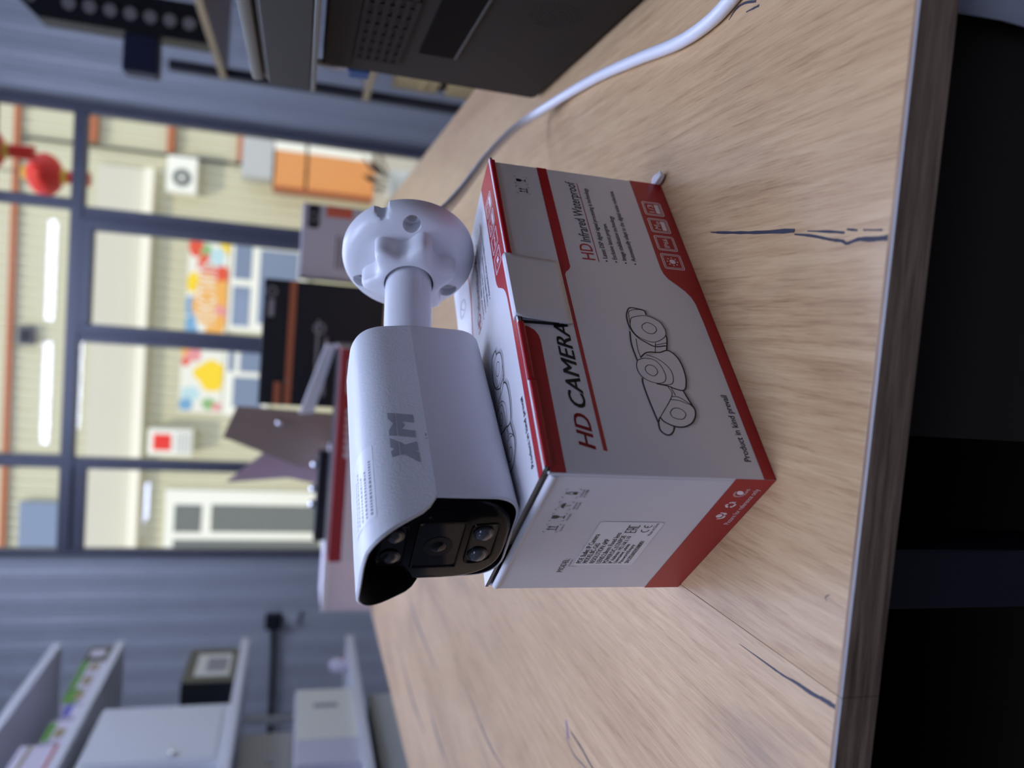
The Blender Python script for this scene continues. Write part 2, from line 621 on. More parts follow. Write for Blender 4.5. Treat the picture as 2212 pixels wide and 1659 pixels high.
# shop window: dark frame, seven panes
b = MB()
Y0, Y1 = 4.545, 4.61
def bar(x0, x1, z0, z1, y0=Y0, y1=Y1):
    b.bbox(x0, x1, y0, y1, z0, z1, 0.004)
bar(WX0, -1.355, 0, WTOP); bar(0.945, 1.0, 0, WTOP)
bar(-1.355, 0.945, WTOP - 0.04, WTOP); bar(-1.355, 0.945, 2.062, 2.122, 4.535); bar(-1.355, 0.945, 0, 0.12)
bar(-0.912, -0.855, 0.12, 2.062); bar(-0.912, -0.847, 2.122, WTOP - 0.04)
bar(-0.238, -0.19, 0.12, 2.062); bar(-0.188, -0.14, 0.12, 2.062, 4.53)
bar(0.350, 0.410, 0.12, 2.062, 4.53); bar(0.412, 0.470, 0.12, 2.062); bar(0.447, 0.504, 2.122, WTOP - 0.04)
bar(-0.14, 0.35, 2.012, 2.062, 4.53); bar(-1.355, -0.912, 2.0, 2.062, 4.56)
win = struct(b.build('window_1', M['frame']))
for x0, x1, z0, z1 in ((-1.357, -0.91, 2.12, 2.485), (-0.849, 0.449, 2.12, 2.485), (0.502, 0.947, 2.12, 2.485),
                       (-1.357, -0.91, 0.118, 2.002), (-0.857, -0.236, 0.118, 2.064), (-0.142, 0.352, 0.118, 2.014), (0.468, 0.947, 0.118, 2.064)):
    q = MB(); q.face([(x0, 4.577, z0), (x1, 4.577, z0), (x1, 4.577, z1), (x0, 4.577, z1)]); q.build('pane', M['glass'], win)

# tube lamps hanging under the ceiling
TZ = 2.585
def lamp(x0, x1, y, label):
    r = empty('tube_lamp', label, 'lamp', ((x0 + x1) / 2, y, TZ), 0, 'tube lamps under the ceiling')
    h = (x1 - x0) / 2
    MB().bbox(-h, h, -0.03, 0.03, 0.03, 0.06, 0.004).build('housing', M['steel_white'], r)
    MB().tube([(-h + 0.02, 0, 0.002), (h - 0.02, 0, 0.002)], 0.026, 14).build('tube', M['tube'], r)
    for sx in (-1, 1):
        MB().bbox(sx * (h - 0.01) - 0.012, sx * (h - 0.01) + 0.012, -0.032, 0.032, -0.030, 0.034, 0.003).build('end_cap', M['steel_white'], r)
        MB().tube([(sx * h * 0.7, 0, 0.06), (sx * h * 0.7, 0, RH - TZ)], 0.004, 6).build('hanger', M['cord'], r)
lamp(-0.20, 0.52, 3.2, 'tube lamp nearest the window, on the right of its row')
lamp(-1.05, -0.30, 3.2, 'tube lamp nearest the window, on the left of its row')
lamp(-0.20, 0.52, 2.42, 'added unseen tube lamp in the middle of the room, right one')  # added pair for more light, set where the transom hides its reflection
lamp(-1.05, -0.30, 2.42, 'added unseen tube lamp in the middle of the room, left one')
lamp(-2.85, -2.13, -0.86, 'added unseen tube lamp behind the picture taker by the left wall')  # added lamp out of view, placed after a faint bar in the glass

def louvre(x, y, label):  # made-up fixture, put in for extra light from above
    """added louvred ceiling lamp, out of view, to brighten the counter side"""
    r = empty('added_louvre_lamp', label, 'lamp', (x, y, RH - 0.06), 0, 'added louvred lamps in the ceiling, out of view')
    f = MB()
    for a0, a1, b0, b1 in ((-0.62, 0.62, -0.32, -0.30), (-0.62, 0.62, 0.30, 0.32), (-0.62, -0.60, -0.30, 0.30), (0.60, 0.62, -0.30, 0.30)):
        f.bbox(a0, a1, b0, b1, 0, 0.06, 0.003)
    f.build('frame', M['steel_white'], r)
    for k in range(9):
        MB().bbox(-0.60, 0.60, -0.242 + 0.06 * k, -0.238 + 0.06 * k, 0.012, 0.05, 0.0008).build('louvre_fin', M['chrome'], r)
    ld = bpy.data.lights.new('added_louvre_light', 'AREA'); ld.shape = 'RECTANGLE'; ld.size = 1.18; ld.size_y = 0.58
    ld.energy = ADDED_LOUVRE_WATTS; ld.color = TUBE_COLOR; ld.spread = math.radians(110)
    lo_ = bpy.data.objects.new('added_louvre_light', ld); COL.objects.link(lo_); lo_.parent = r; lo_.location = (0, 0, 0.008)
louvre(-0.35, 0.25, 'added unseen louvred ceiling lamp above the near end of the counter')
louvre(-0.35, 1.75, 'added unseen louvred ceiling lamp above the far end of the counter')
louvre(-1.75, 1.95, 'added unseen louvred ceiling lamp by the white shelving')
louvre(-0.10, -1.45, 'added unseen louvred ceiling lamp behind the picture taker')

# ================================================================== THE STREET OUTSIDE
FY = 13.0
bld = empty('shop_building', 'cream ribbed shop building across the street, seen through the window', 'building', (0, FY, 0))
b = MB(); ribs(-16, 12, -0.05, 6.3, -0.0, 0.03, 0.15, b); b.box(-16, 12, 0.01, 0.3, -0.05, 6.3); b.build('wall', M['facade'], bld, recalc=False)
MB().bbox(-16, 1.98, -0.09, -0.03, 3.30, 3.95, 0.01).build('fascia', M['fascia'], bld)
MB().bbox(-16, 1.98, -0.24, -0.03, 3.16, 3.29, 0.01).build('ledge', M['ledge'], bld)
MB().bbox(-16, 12, -0.10, -0.03, 4.98, 5.06, 0.01).build('trim_band', M['brick'], bld)
for z in (4.02, 2.97, 1.97):
    MB().bbox(2.27, 2.72, -0.16, -0.03, z - 0.05, z + 0.05, 0.01).build('trim_block', M['brick'], bld)
def shop_window(x0, x1, z0, z1, panes):
    f = MB()
    xs = sorted({x0, x1}); 
    f.bbox(x0, x1, -0.07, -0.025, z0, z1, 0.006)
    w = f.build('shop_window', M['upvc'], bld)
    for (a, c, d, e, m) in panes:
        MB().bbox(a, c, -0.078, -0.068, d, e, 0.003).build('pane', M[m], w)
shop_window(-0.34, 1.14, 0.86, 2.03, [(0.47, 1.08, 1.72, 1.98, 'bluepane'), (-0.26, 0.36, 1.72, 1.98, 'bluepane'), (-0.20, 0.96, 1.02, 1.60, 'bluepane')])
shop_window(-1.68, -0.58, 1.36, 2.04, [(-0.98, -0.64, 1.90, 1.99, 'bluepane'), (-1.54, -1.06, 1.46, 1.90, 'bluepane'), (-0.98, -0.66, 1.46, 1.82, 'bluepane')])
shop_window(-3.90, -2.88, 0.20, 2.80, [(-3.56, -3.12, 2.26, 2.66, 'darkpane'), (-3.55, -3.11, 0.40, 2.12, 'darkpane'), (-3.84, -3.68, 0.4, 2.66, 'darkpane')])

def poster(label, x0, x1, z0, z1, blobs, word=None):
    r = empty('banner', label, 'banner', ((x0 + x1) / 2, FY - 0.036, z0))
    w, h = (x1 - x0) / 2, z1 - z0
    MB().box(-w, w, -0.012, 0.0, 0, h).build('sheet', M['paint']['pale'], r)
    for (u, v, rr, c) in blobs:
        p = Print()
        pts = []
        for k in range(14):
            a = 2 * math.pi * k / 14
            q = rr * (0.8 + 0.35 * random.random())
            pts.append((max(-w, min(w, (u - 0.5) * 2 * w + q * w * math.cos(a))), max(0.0, min(h, v * h + q * h * 0.9 * math.sin(a)))))
        p.poly(pts)
        yy = -0.0124 - 0.0003 * random.random() * 3
        p.build('colour_patch', M['paint'][c], r, lambda x, z, yy=yy: (x, yy, z))
    if word:
        p = Print(); p.text(word, -w * 0.86, w * 0.62, h * 0.28, h * 0.45, bold=0.01)
        p.build('lettering', M['paint']['pale'], r, lambda x, z: (x, -0.0145, z))
poster('wide colourful textile banner under the ledge, its word in white letters', -0.42, 0.99, 2.06, 2.65,
       [(0.05, 0.9, 0.3, 'blue'), (0.1, 0.25, 0.3, 'orange'), (0.25, 0.1, 0.3, 'pink'), (0.45, 0.12, 0.3, 'orange'), (0.3, 0.55, 0.35, 'orange'), (0.62, 0.15, 0.32, 'red'),
        (0.72, 0.5, 0.3, 'red'), (0.85, 0.3, 0.22, 'sky'), (0.94, 0.82, 0.26, 'red'), (0.88, 0.55, 0.2, 'green'), (0.55, 0.85, 0.24, 'yellow'), (0.3, 0.9, 0.2, 'blue'), (0.97, 0.1, 0.16, 'yellow'), (0.5, 0.5, 0.3, 'orange')], 'ТЕКСТИЛЬ')
poster('smaller colourful banner with a yellow patch, left of the textile banner', -1.66, -0.67, 2.06, 2.68,
       [(0.62, 0.3, 0.42, 'yellow'), (0.5, 0.25, 0.3, 'yellow'), (0.15, 0.3, 0.2, 'green'), (0.3, 0.75, 0.26, 'sky'), (0.12, 0.85, 0.2, 'blue'), (0.9, 0.7, 0.22, 'pink'), (0.95, 0.92, 0.16, 'orange'), (0.1, 0.12, 0.14, 'pink'), (0.8, 0.9, 0.14, 'red')])

def ac_unit(label, x0, x1, z0, z1, sign=None):
    r = empty('air_conditioner', label, 'air conditioner', ((x0 + x1) / 2, FY - 0.036, z0))
    w, h = (x1 - x0) / 2, z1 - z0
    MB().bbox(-w, w, -0.30, 0, 0, h, 0.015).build('casing', M['upvc'], r)
    rr = min(w, h / 2) * 0.62
    if sign is None:
        MB().lathe([(rr, -0.31), (rr, -0.302)], 24, 'y', (-w * 0.18, 0, h * 0.5)).build('fan_opening', M['darkpane'], r)
        MB().lathe([(rr * 0.3, -0.318), (rr * 0.3, -0.311)], 16, 'y', (-w * 0.18, 0, h * 0.5)).build('fan_hub', M['upvc'], r)
    else:
        MB().bbox(-w * 0.62, w * 0.62, -0.312, -0.300, h * 0.48, h * 0.88, 0.003).build('red_sign', M['lantern'], r)
        for k in range(5):
            MB().bbox(-w * 0.8, w * 0.8, -0.308, -0.301, h * (0.06 + 0.07 * k), h * (0.09 + 0.07 * k), 0.002).build('louvre', M['steel_grey'], r)
ac_unit('white air conditioner with a round fan beside the drainpipe', 1.66, 2.19, 2.55, 2.97)
ac_unit('small wall cabinet with a red sign, left of the banners', -2.30, -1.90, 2.42, 3.05, sign=1)
o = MB().tube([(2.23, FY - 0.06, -0.03), (2.23, FY - 0.06, 4.95)], 0.022, 10).build('drainpipe', M['cord'])
tag(o, 'thin dark drainpipe running up the front of the cream building', 'pipe')
o = MB().bbox(-3.86, -3.11, FY - 0.12, FY - 0.02, 4.26, 4.80, 0.01).build('wall_sign', M['bluepane'])
tag(o, 'plain blue-grey sign board high on the cream building', 'sign')
r = empty('wall_lamp', 'small dark square lamp high on the cream building', 'lamp', (-0.635, FY - 0.02, 4.69))
MB().bbox(-0.135, 0.135, -0.12, 0, 0, 0.21, 0.02).build('lamp_body', M['frame'], r)
MB().bbox(-0.10, 0.10, -0.128, -0.118, 0.03, 0.18, 0.004).build('lamp_face', M['blackc'], r)
k = empty('street_kiosk', 'orange street kiosk with white side panels by the pavement', 'kiosk', (2.32, FY - 0.55, -0.03))
MB().bbox(-0.43, 0.10, -0.05, 0.45, 0, 0.99, 0.01).build('orange_panel', M['orange'], k)
MB().bbox(-0.43, 0.10, -0.05, 0.45, 1.03, 1.47, 0.01).build('orange_panel', M['orange'], k)
MB().bbox(0.10, 0.44, -0.06, 0.45, 0.02, 1.0, 0.01).build('white_panel', M['upvc'], k)
MB().bbox(0.10, 0.40, -0.06, 0.45, 1.04, 1.49, 0.01).build('white_panel', M['upvc'], k)
MB().bbox(-0.34, 0.50, -0.07, 0.45, 1.50, 1.94, 0.01).build('top_panel', M['steel_grey'], k)
MB().bbox(-0.46, -0.43, -0.06, 0.45, 0, 1.5, 0.004).build('corner_post', M['rust'], k)

pt_ = empty('street_planter', 'pale round street planter with dark leaves just outside the window, right of the kiosk base', 'planter', (1.12, 6.5, -0.03))
MB().lathe([(0.075, 0.0), (0.105, 0.10), (0.115, 0.22), (0.105, 0.30), (0.118, 0.315), (0.118, 0.34), (0.095, 0.34)], 28).build('pot', M['upvc'], pt_, smooth=40)
for k in range(11):
    a = 2.4 * k
    rr = 0.10 + 0.05 * (k % 3)
    p0 = Vector((0.05 * math.cos(a), 0.05 * math.sin(a), 0.33))
    p2 = Vector((0.12 + rr * 1.6 * math.cos(a), rr * 1.2 * math.sin(a), 0.42 + 0.05 * (k % 4)))
    q = MB()
    mid = p0.lerp(p2, 0.5) + Vector((0, 0, 0.05))
    sd = Vector((-math.sin(a), math.cos(a), 0)) * 0.022
    th_ = Vector((0, 0, 0.004))
    pts = [p0, mid + sd, p2, mid - sd]
    q.face(pts); q.face([p_ + th_ for p_ in pts][::-1])
    for i_ in range(4):
        q.face([pts[i_], pts[(i_ + 1) % 4], pts[(i_ + 1) % 4] + th_, pts[i_] + th_])
    q.build('leaf', M['leafd'], pt_)

def lantern(x, y, z, label):
    r = empty('paper_lantern', label, 'lantern', (x, y, z), 0, 'red lanterns outside the window')
    n, rows = 36, []
    for i in range(13):
        t = math.pi * (0.10 + 0.80 * i / 12)
        rad, h = 0.128 * math.sin(t), 0.10 * math.cos(t)
        rows.append([(rad * (1 + 0.03 * (k % 2)) * math.cos(2 * math.pi * k / n), rad * (1 + 0.03 * (k % 2)) * math.sin(2 * math.pi * k / n), h) for k in range(n)])
    q = MB(); q.grid(rows, close_u=True); q.build('shade', M['lantern'], r)
    for s in (1, -1):
        MB().lathe([(0.045, s * 0.085), (0.048, s * 0.098), (0.040, s * 0.125)], 18).build('gold_cap', M['gold'], r)
    for j in range(9):
        a = 2 * math.pi * j / 9
        MB().tube([(0.028 * math.cos(a), 0.028 * math.sin(a), -0.122), (0.034 * math.cos(a), 0.034 * math.sin(a), -0.25)], 0.009, 6).build('tassel', M['lantern'], r)
    MB().tube([(0, 0, 0.12), (0, 0, 3.02 - z)], 0.004, 6).build('hanging_cord', M['cord'], r)
lantern(0.728, 5.46, 2.505, 'red paper lantern with gold caps hanging lower outside the window')
lantern(0.79, 5.10, 2.71, 'red paper lantern hanging highest outside the window, top cut off by the frame')
r = empty('lantern_rail', 'thin rail on wall brackets from which the red lanterns hang', 'rail', (0, 4.72, 3.02))
for y in (0.38, 0.74):
    MB().tube([(-1.6, y, 0.01), (1.6, y, 0.01)], 0.01, 8).build('rod', M['cord'], r)
for x in (-1.5, 1.5):
    MB().bbox(x - 0.015, x + 0.015, 0.0, 0.76, -0.02, 0.0, 0.003).build('bracket', M['frame'], r)
    MB().bbox(x - 0.03, x + 0.03, 0.0, 0.012, -0.35, 0.03, 0.003).build('wall_plate', M['frame'], r)

# ================================================================== THE COUNTER
ct = empty('counter', 'oak laminate counter with two boards and a dark front', 'counter', (0, 0, DZ))
SEAM, DX0, DX1, DY0, DY1, TH = -0.1220, -0.66, 0.30, 0.2288, 2.10, 0.0162
boards = []
for x0, x1, m in ((SEAM + 0.0001, DX1, 'oak'), (DX0, SEAM - 0.0001, 'oak2')):
    bd = MB().bbox(x0, x1, DY0 + 0.0022, DY1, -TH, 0, 0.00015).build('board', M[m], ct)
    boards.append(bd)
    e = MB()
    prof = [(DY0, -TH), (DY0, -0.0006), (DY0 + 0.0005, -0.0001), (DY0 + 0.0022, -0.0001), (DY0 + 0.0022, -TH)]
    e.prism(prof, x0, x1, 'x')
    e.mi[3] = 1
    e.build('edge_band', [M['edge'], M['edge_glint']], ct)
MB().bbox(-0.034, DX1 - 0.01, 0.30, 0.318, -DZ + 0.02, -TH, 0.001).build('front_panel', M['under'], ct)
MB().bbox(-0.118, -0.088, 0.30, 0.34, -DZ, -TH, 0.002).build('steel_post', M['navy'], ct)
MB().bbox(DX0 + 0.02, DX0 + 0.038, 0.30, DY1 - 0.02, -DZ, -TH, 0.001).build('side_panel', M['under'], ct)
MB().bbox(DX1 - 0.028, DX1 - 0.01, 0.318, DY1 - 0.02, -DZ, -TH, 0.001).build('side_panel', M['under'], ct)
MB().bbox(DX0 + 0.038, DX1 - 0.028, 1.2, 1.218, -DZ, -TH, 0.001).build('middle_panel', M['under'], ct)
MB().bbox(DX0 + 0.038, DX1 - 0.028, 0.36, 1.2, -0.60, -0.582, 0.001).build('lower_shelf', M['under'], ct)

def crack(pts, ws, m, bd, name='wood_crack'):
    P = spline([Vector((x, y, 0)) for x, y in pts], 5)
    W = []
    for i in range(len(P)):
        t = i / (len(P) - 1) * (len(ws) - 1)
        k = min(int(t), len(ws) - 2)
        W.append((ws[k] * (1 - t + k) + ws[k + 1] * (t - k)) * (0.8 + 0.4 * random.random()))
    q = MB()
    rows = []
    for i, p in enumerate(P):
        d = (P[min(i + 1, len(P) - 1)] - P[max(i - 1, 0)]).normalized()
        nn = Vector((-d.y, d.x, 0)) * W[i] / 2
        rows.append([(p.x + nn.x, p.y + nn.y, 0.00012), (p.x - nn.x, p.y - nn.y, 0.00012)])
    q.grid(rows)
    q.build(name, M[m], bd)
A_, B_ = boards
crack([(0.0575, 0.356), (0.0562, 0.345), (0.0532, 0.315), (0.0513, 0.289), (0.0508, 0.2855)], [0.0004, 0.0012, 0.0014, 0.0020, 0.0014], 'crack', A_)
crack([(0.0495, 0.2855), (0.0478, 0.274), (0.0452, 0.262), (0.0440, 0.255), (0.0428, 0.252), (0.0438, 0.246), (0.0432, 0.239), (0.0430, 0.2312)], [0.0008, 0.0012, 0.0013, 0.0012, 0.0012, 0.0013, 0.0020, 0.0022], 'crack', A_)
crack([(0.0500, 0.277), (0.0482, 0.262), (0.0470, 0.254)], [0.0005, 0.0011, 0.0010], 'crack', A_)
crack([(0.0482, 0.253), (0.0472, 0.247)], [0.0008, 0.0008], 'crack', A_)
crack([(0.0470, 0.244), (0.0460, 0.234)], [0.0006, 0.0008], 'crack', A_)
crack([(0.162, 0.358), (0.165, 0.352), (0.165, 0.344), (0.162, 0.334)], [0.0006, 0.0014, 0.0014, 0.001], 'crack', A_)
crack([(0.160, 0.342), (0.159, 0.331)], [0.0006, 0.0012], 'crack', A_)
crack([(-0.1265, 0.2312), (-0.1268, 0.237), (-0.1278, 0.245), (-0.1281, 0.254), (-0.1290, 0.263), (-0.1292, 0.276), (-0.1295, 0.295)], [0.0018, 0.0016, 0.0015, 0.0012, 0.0010, 0.0007, 0.0002], 'crack', B_)
crack([(-0.270, 0.482), (-0.270, 0.462), (-0.2715, 0.439), (-0.268, 0.405)], [0.001, 0.0014, 0.0012, 0.0004], 'crack', B_)
crack([(-0.278, 0.491), (-0.281, 0.473), (-0.278, 0.452), (-0.274, 0.42)], [0.0008, 0.0012, 0.0014, 0.0004], 'crackfaint', B_)
crack([(-0.385, 0.80), (-0.39, 0.70), (-0.382, 0.62)], [0.0008, 0.003, 0.001], 'crackfaint', B_)
crack([(-0.405, 0.74), (-0.41, 0.64), (-0.40, 0.55)], [0.0008, 0.002, 0.0006], 'crackfaint', B_)
crack([(-0.44, 1.25), (-0.445, 1.10), (-0.44, 0.95)], [0.001, 0.006, 0.001], 'crackfaint', B_)
crack([(-0.55, 1.30), (-0.56, 1.12), (-0.55, 1.0)], [0.001, 0.007, 0.001], 'crackfaint', B_)
crack([(-0.50, 1.02), (-0.51, 0.92), (-0.505, 0.84)], [0.001, 0.006, 0.001], 'crackfaint', B_)
crack([(-0.33, 1.42), (-0.335, 1.22), (-0.33, 1.08)], [0.001, 0.006, 0.001], 'crackfaint', B_)
crack([(-0.267, 0.4925), (-0.272, 0.489), (-0.2765, 0.4845)], [0.0012, 0.0018, 0.0012], 'ink', B_, 'pen_mark')
crack([(-0.088, 0.2405), (-0.0895, 0.2425), (-0.091, 0.2418)], [0.0003, 0.0005, 0.0002], 'crack', A_)
# pale sheet hanging under the right end of the counter front
q = MB()
rows = []
for i in range(14):
    x = 0.1490 + 0.13 * i / 13
    rows.append([(x + 0.004 * math.sin(j * 1.3) * (1 if i == 0 else 0), 0.285 + 0.004 * math.sin(i * 1.1 + j * 0.5), DZ - 0.02 - 0.07 * j - (0.004 * math.sin(j) if i == 0 else 0)) for j in range(8)])
q.grid(rows)
o = q.build('grey_sheet', M['grey_cloth'], smooth=60)
md = o.modifiers.new('thickness', 'SOLIDIFY'); md.thickness = 0.002
tag(o, 'pale grey sheet hanging below the right end of the counter front edge', 'sheet')
#PART3
# ================================================================== THE CAMERA CARTON
BL, BW, BH, BYAW = 0.2000, 0.1024, 0.1010, 0.76805
box = empty('camera_carton', 'white and red camera carton standing near the counter edge under the bullet camera', 'carton', (-0.05294, 0.28029, DZ), BYAW)
T_ = 0.0016
MB().bbox(0, BL, 0, T_, 0, BH - 0.0006, 0.0005).build('front_panel', M['card_white'], box)
MB().bbox(0, T_, T_, BW, 0, BH - 0.0028, 0.0006).build('end_panel', M['card_white'], box)
MB().bbox(BL - T_, BL, T_, BW, 0, BH - 0.0018, 0.0006).build('end_panel', M['card_white'], box)
MB().bbox(T_, BL - T_, BW - T_, BW, 0, BH - 0.0006, 0.0005).build('back_panel', M['card_white'], box)
MB().box(T_, BL - T_, T_, BW - T_, 0.0003, 0.0018).build('bottom_panel', M['card_in'], box)
# rolled fold on top of the left end panel
MB().tube([(0.0011, 0.002, BH - 0.0036), (0.0011, BW - 0.0015, BH - 0.0036)], 0.0018, 12).build('end_fold', M['card_white'], box, smooth=40)
MB().box(0.0032, 0.0046, 0.003, BW * 0.62, BH - 0.010, BH - 0.0010).build('inner_flap', M['card_in'], box)

def lid_z(a, b):
    """top face of the lid, sagging under the bracket plate"""
    u, v = a / BL, b / BW
    sag = 0.0030 * math.exp(-((a - 0.180) / 0.035) ** 2 - ((b - 0.066) / 0.032) ** 2) + 0.0006 * math.sin(math.pi * max(0, min(1, u))) * math.sin(math.pi * max(0, min(1, v)))
    return BH + 0.0012 - sag
q = MB()
na, nb = 40, 22
X0, X1, YA, YB = 0.0015, BL + 0.0012, -0.0014, BW + 0.0006
def lidpt(i, j, dz):
    a, b_ = X0 + (X1 - X0) * i / na, YA + (YB - YA) * j / nb
    # the front edge is cut in a shallow wave where the tuck tab pushes it up
    return (a, b_, lid_z(a, b_) + dz)
top = q.grid([[lidpt(i, j, 0) for j in range(nb + 1)] for i in range(na + 1)])
q.grid([[lidpt(i, j, -0.0015) for j in range(nb + 1)] for i in range(na + 1)])
for j0 in (0, nb):
    q.grid([[lidpt(i, j0, 0) for i in range(na + 1)], [lidpt(i, j0, -0.0015) for i in range(na + 1)]], m=1)
for i0 in (0, na):
    q.grid([[lidpt(i0, j, 0) for j in range(nb + 1)], [lidpt(i0, j, -0.0015) for j in range(nb + 1)]], m=1)
q.build('lid', [M['card_white'], M['card_in']], box, smooth=30)
# red lid fold that turns down over the front panel, in two lengths with a nick between them
for a0, a1, dz in ((0.002, 0.0445, 0.0), (0.0452, 0.0785, 0.0006)):
    MB().bbox(a0, a1, -0.0026, -0.0004, BH - 0.0018 + dz, BH + 0.0012 + dz, 0.0007).build('lid_fold', M['p_red'], box)
MB().bbox(0.124, BL - 0.001, -0.0022, -0.0004, BH - 0.0016, BH + 0.0012, 0.0006).build('lid_fold', M['p_red'], box)
# black strip standing in for the shade in the joint under the lid
MB().box(0.001, BL - 0.001, -0.0003, 0.0004, BH - 0.0012, BH - 0.0002).build('gap_shadow_strip', M['hole'], box)
# tuck tab: a white flap that bulges out of the front panel
q = MB()
n = 16
rows = []
for i in range(n + 1):
    t = i / n
    a = 0.0800 + 0.0422 * t
    r_ = []
    for j in range(9):
        v = j / 8
        bulge = 0.0006 + 0.0030 * v ** 1.6 * (1 - 0.35 * t)
        z = 0.0760 + (BH + 0.0022 - 0.0760) * v
        r_.append((a + (0.0012 if j == 0 else 0) * (0.5 - t), -bulge, z))
    # rolled top edge going back under the lid
    for k in (1, 2, 3):
        r_.append((a, -0.0036 + 0.0010 * k + 0.0009 * t, BH + 0.0022 + 0.0004 * math.sin(k * 1.0)))
    rows.append(r_)
q.grid(rows)
o = q.build('tuck_tab', M['card_white'], box, smooth=50)
md = o.modifiers.new('thickness', 'SOLIDIFY'); md.thickness = 0.0009; md.offset = 1
MB().box(0.0795, 0.0799, -0.0014, 0.0, 0.083, BH).build('tab_slit', M['hole'], box)
MB().box(0.1223, 0.1226, -0.0006, 0.0, 0.0765, BH * 0.9).build('tab_slit', M['hole'], box)

DRAW = [
[(91.3, 36.6), (94.2, 37.0), (95.2, 41.0), (95.1, 44.4), (91.6, 46.5), (87.2, 47.4), (81.1, 47.0), (76.3, 44.8), (73.2, 41.1), (71.1, 37.2), (72.1, 31.4)],
[(84.5, 46.6), (91.3, 45.7), (93.3, 44.5), (94.6, 40.7), (94.0, 37.0), (91.3, 36.6)],
[(85.0, 46.4), (88.5, 44.9), (90.0, 41.5), (90.8, 37.5), (89.9, 33.9), (87.2, 30.4), (82.6, 29.1), (78.7, 29.8), (75.6, 33.1), (73.8, 37.3), (74.8, 41.5), (77.6, 45.2), (82.1, 46.7), (85.0, 46.4)],
[(84.2, 40.6), (86.2, 37.9), (85.7, 35.3), (83.5, 33.6), (81.1, 34.0), (79.2, 36.3), (79.6, 39.1), (81.8, 40.8), (84.2, 40.6)],
[(79.6, 47.8), (71.3, 48.9), (61.6, 48.4)], [(75.2, 45.8), (67.9, 46.5), (64.0, 46.2)], [(73.6, 36.4), (66.9, 38.2)], [(78.8, 29.6), (75.9, 29.8), (69.3, 31.8)], [(72.0, 36.8), (74.0, 30.5)],
[(61.6, 48.4), (58.0, 49.6), (53.8, 49.2), (50.6, 46.8), (48.9, 42.3), (49.6, 38.6), (52.2, 36.8), (55.7, 36.6), (59.9, 37.6), (62.8, 40.1), (63.3, 44.4), (62.6, 46.7), (61.6, 48.4)],
[(58.0, 45.3), (59.4, 43.5), (58.9, 41.1), (56.7, 39.9), (54.5, 40.5), (53.0, 42.7), (54.1, 44.9), (56.2, 45.8), (58.0, 45.3)],
[(63.5, 46.5), (67.0, 42.3), (67.6, 35.9), (69.2, 31.8), (67.8, 29.2), (64.4, 27.2), (59.1, 26.4), (53.0, 26.7), (47.4, 28.4), (45.6, 30.3), (46.2, 33.8), (47.6, 37.0), (48.6, 42.4)],
[(65.6, 43.1), (63.8, 38.4), (60.6, 34.9), (56.8, 33.0), (52.5, 33.1), (49.5, 34.3), (48.4, 36.7), (48.5, 41.7)],
[(51.3, 48.4), (47.9, 48.9), (39.0, 48.4), (26.9, 47.1)], [(47.2, 37.1), (42.2, 36.6), (29.7, 45.6)], [(46.8, 35.7), (42.4, 34.8)], [(41.8, 36.8), (41.3, 33.0), (37.5, 28.4)], [(40.1, 38.3), (39.6, 33.5), (37.8, 29.7)], [(45.6, 30.3), (40.3, 29.0), (35.5, 27.6)],
[(26.9, 47.1), (29.7, 45.6), (27.8, 44.4), (25.7, 40.9), (25.2, 36.2), (27.4, 31.4), (31.5, 28.4), (35.5, 27.6), (38.3, 29.3)],
[(26.9, 47.1), (23.4, 47.3), (21.2, 45.8), (20.7, 43.6), (22.6, 41.4), (25.0, 40.1)],
[(32.7, 40.1), (34.8, 38.3), (35.4, 35.7), (34.0, 33.3), (32.0, 32.8), (29.7, 34.6), (29.4, 37.1), (30.4, 39.6), (32.7, 40.1)]]
SILH = [[(91.3, 36.6), (94.2, 37), (95.2, 41), (95.1, 44.4), (91.6, 46.5), (79.6, 47.8), (71.3, 48.9), (61.6, 48.4), (62.6, 44), (66.9, 38.2), (69.3, 31.8), (78.7, 29.6), (82.6, 29.1), (87.2, 30.4), (89.9, 33.9)],
        [(61.6, 48.4), (58, 49.6), (53.8, 49.2), (50.6, 46.8), (48.9, 42.3), (46.2, 33.8), (45.6, 30.3), (47.4, 28.4), (53, 26.7), (59.1, 26.4), (64.4, 27.2), (67.8, 29.2), (69.2, 31.8), (67.6, 35.9), (67, 42.3), (63.5, 46.5)],
        [(51.3, 48.4), (47.9, 48.9), (39, 48.4), (26.9, 47.1), (23.4, 47.3), (21.2, 45.8), (20.7, 43.6), (22.6, 41.4), (25.7, 40.9), (25.2, 36.2), (27.4, 31.4), (31.5, 28.4), (35.5, 27.6), (40.3, 29), (45.6, 30.3), (46.2, 33.8), (48.9, 42.3)]]
OUTER = {0, 4, 7, 11, 13, 18, 20, 19}

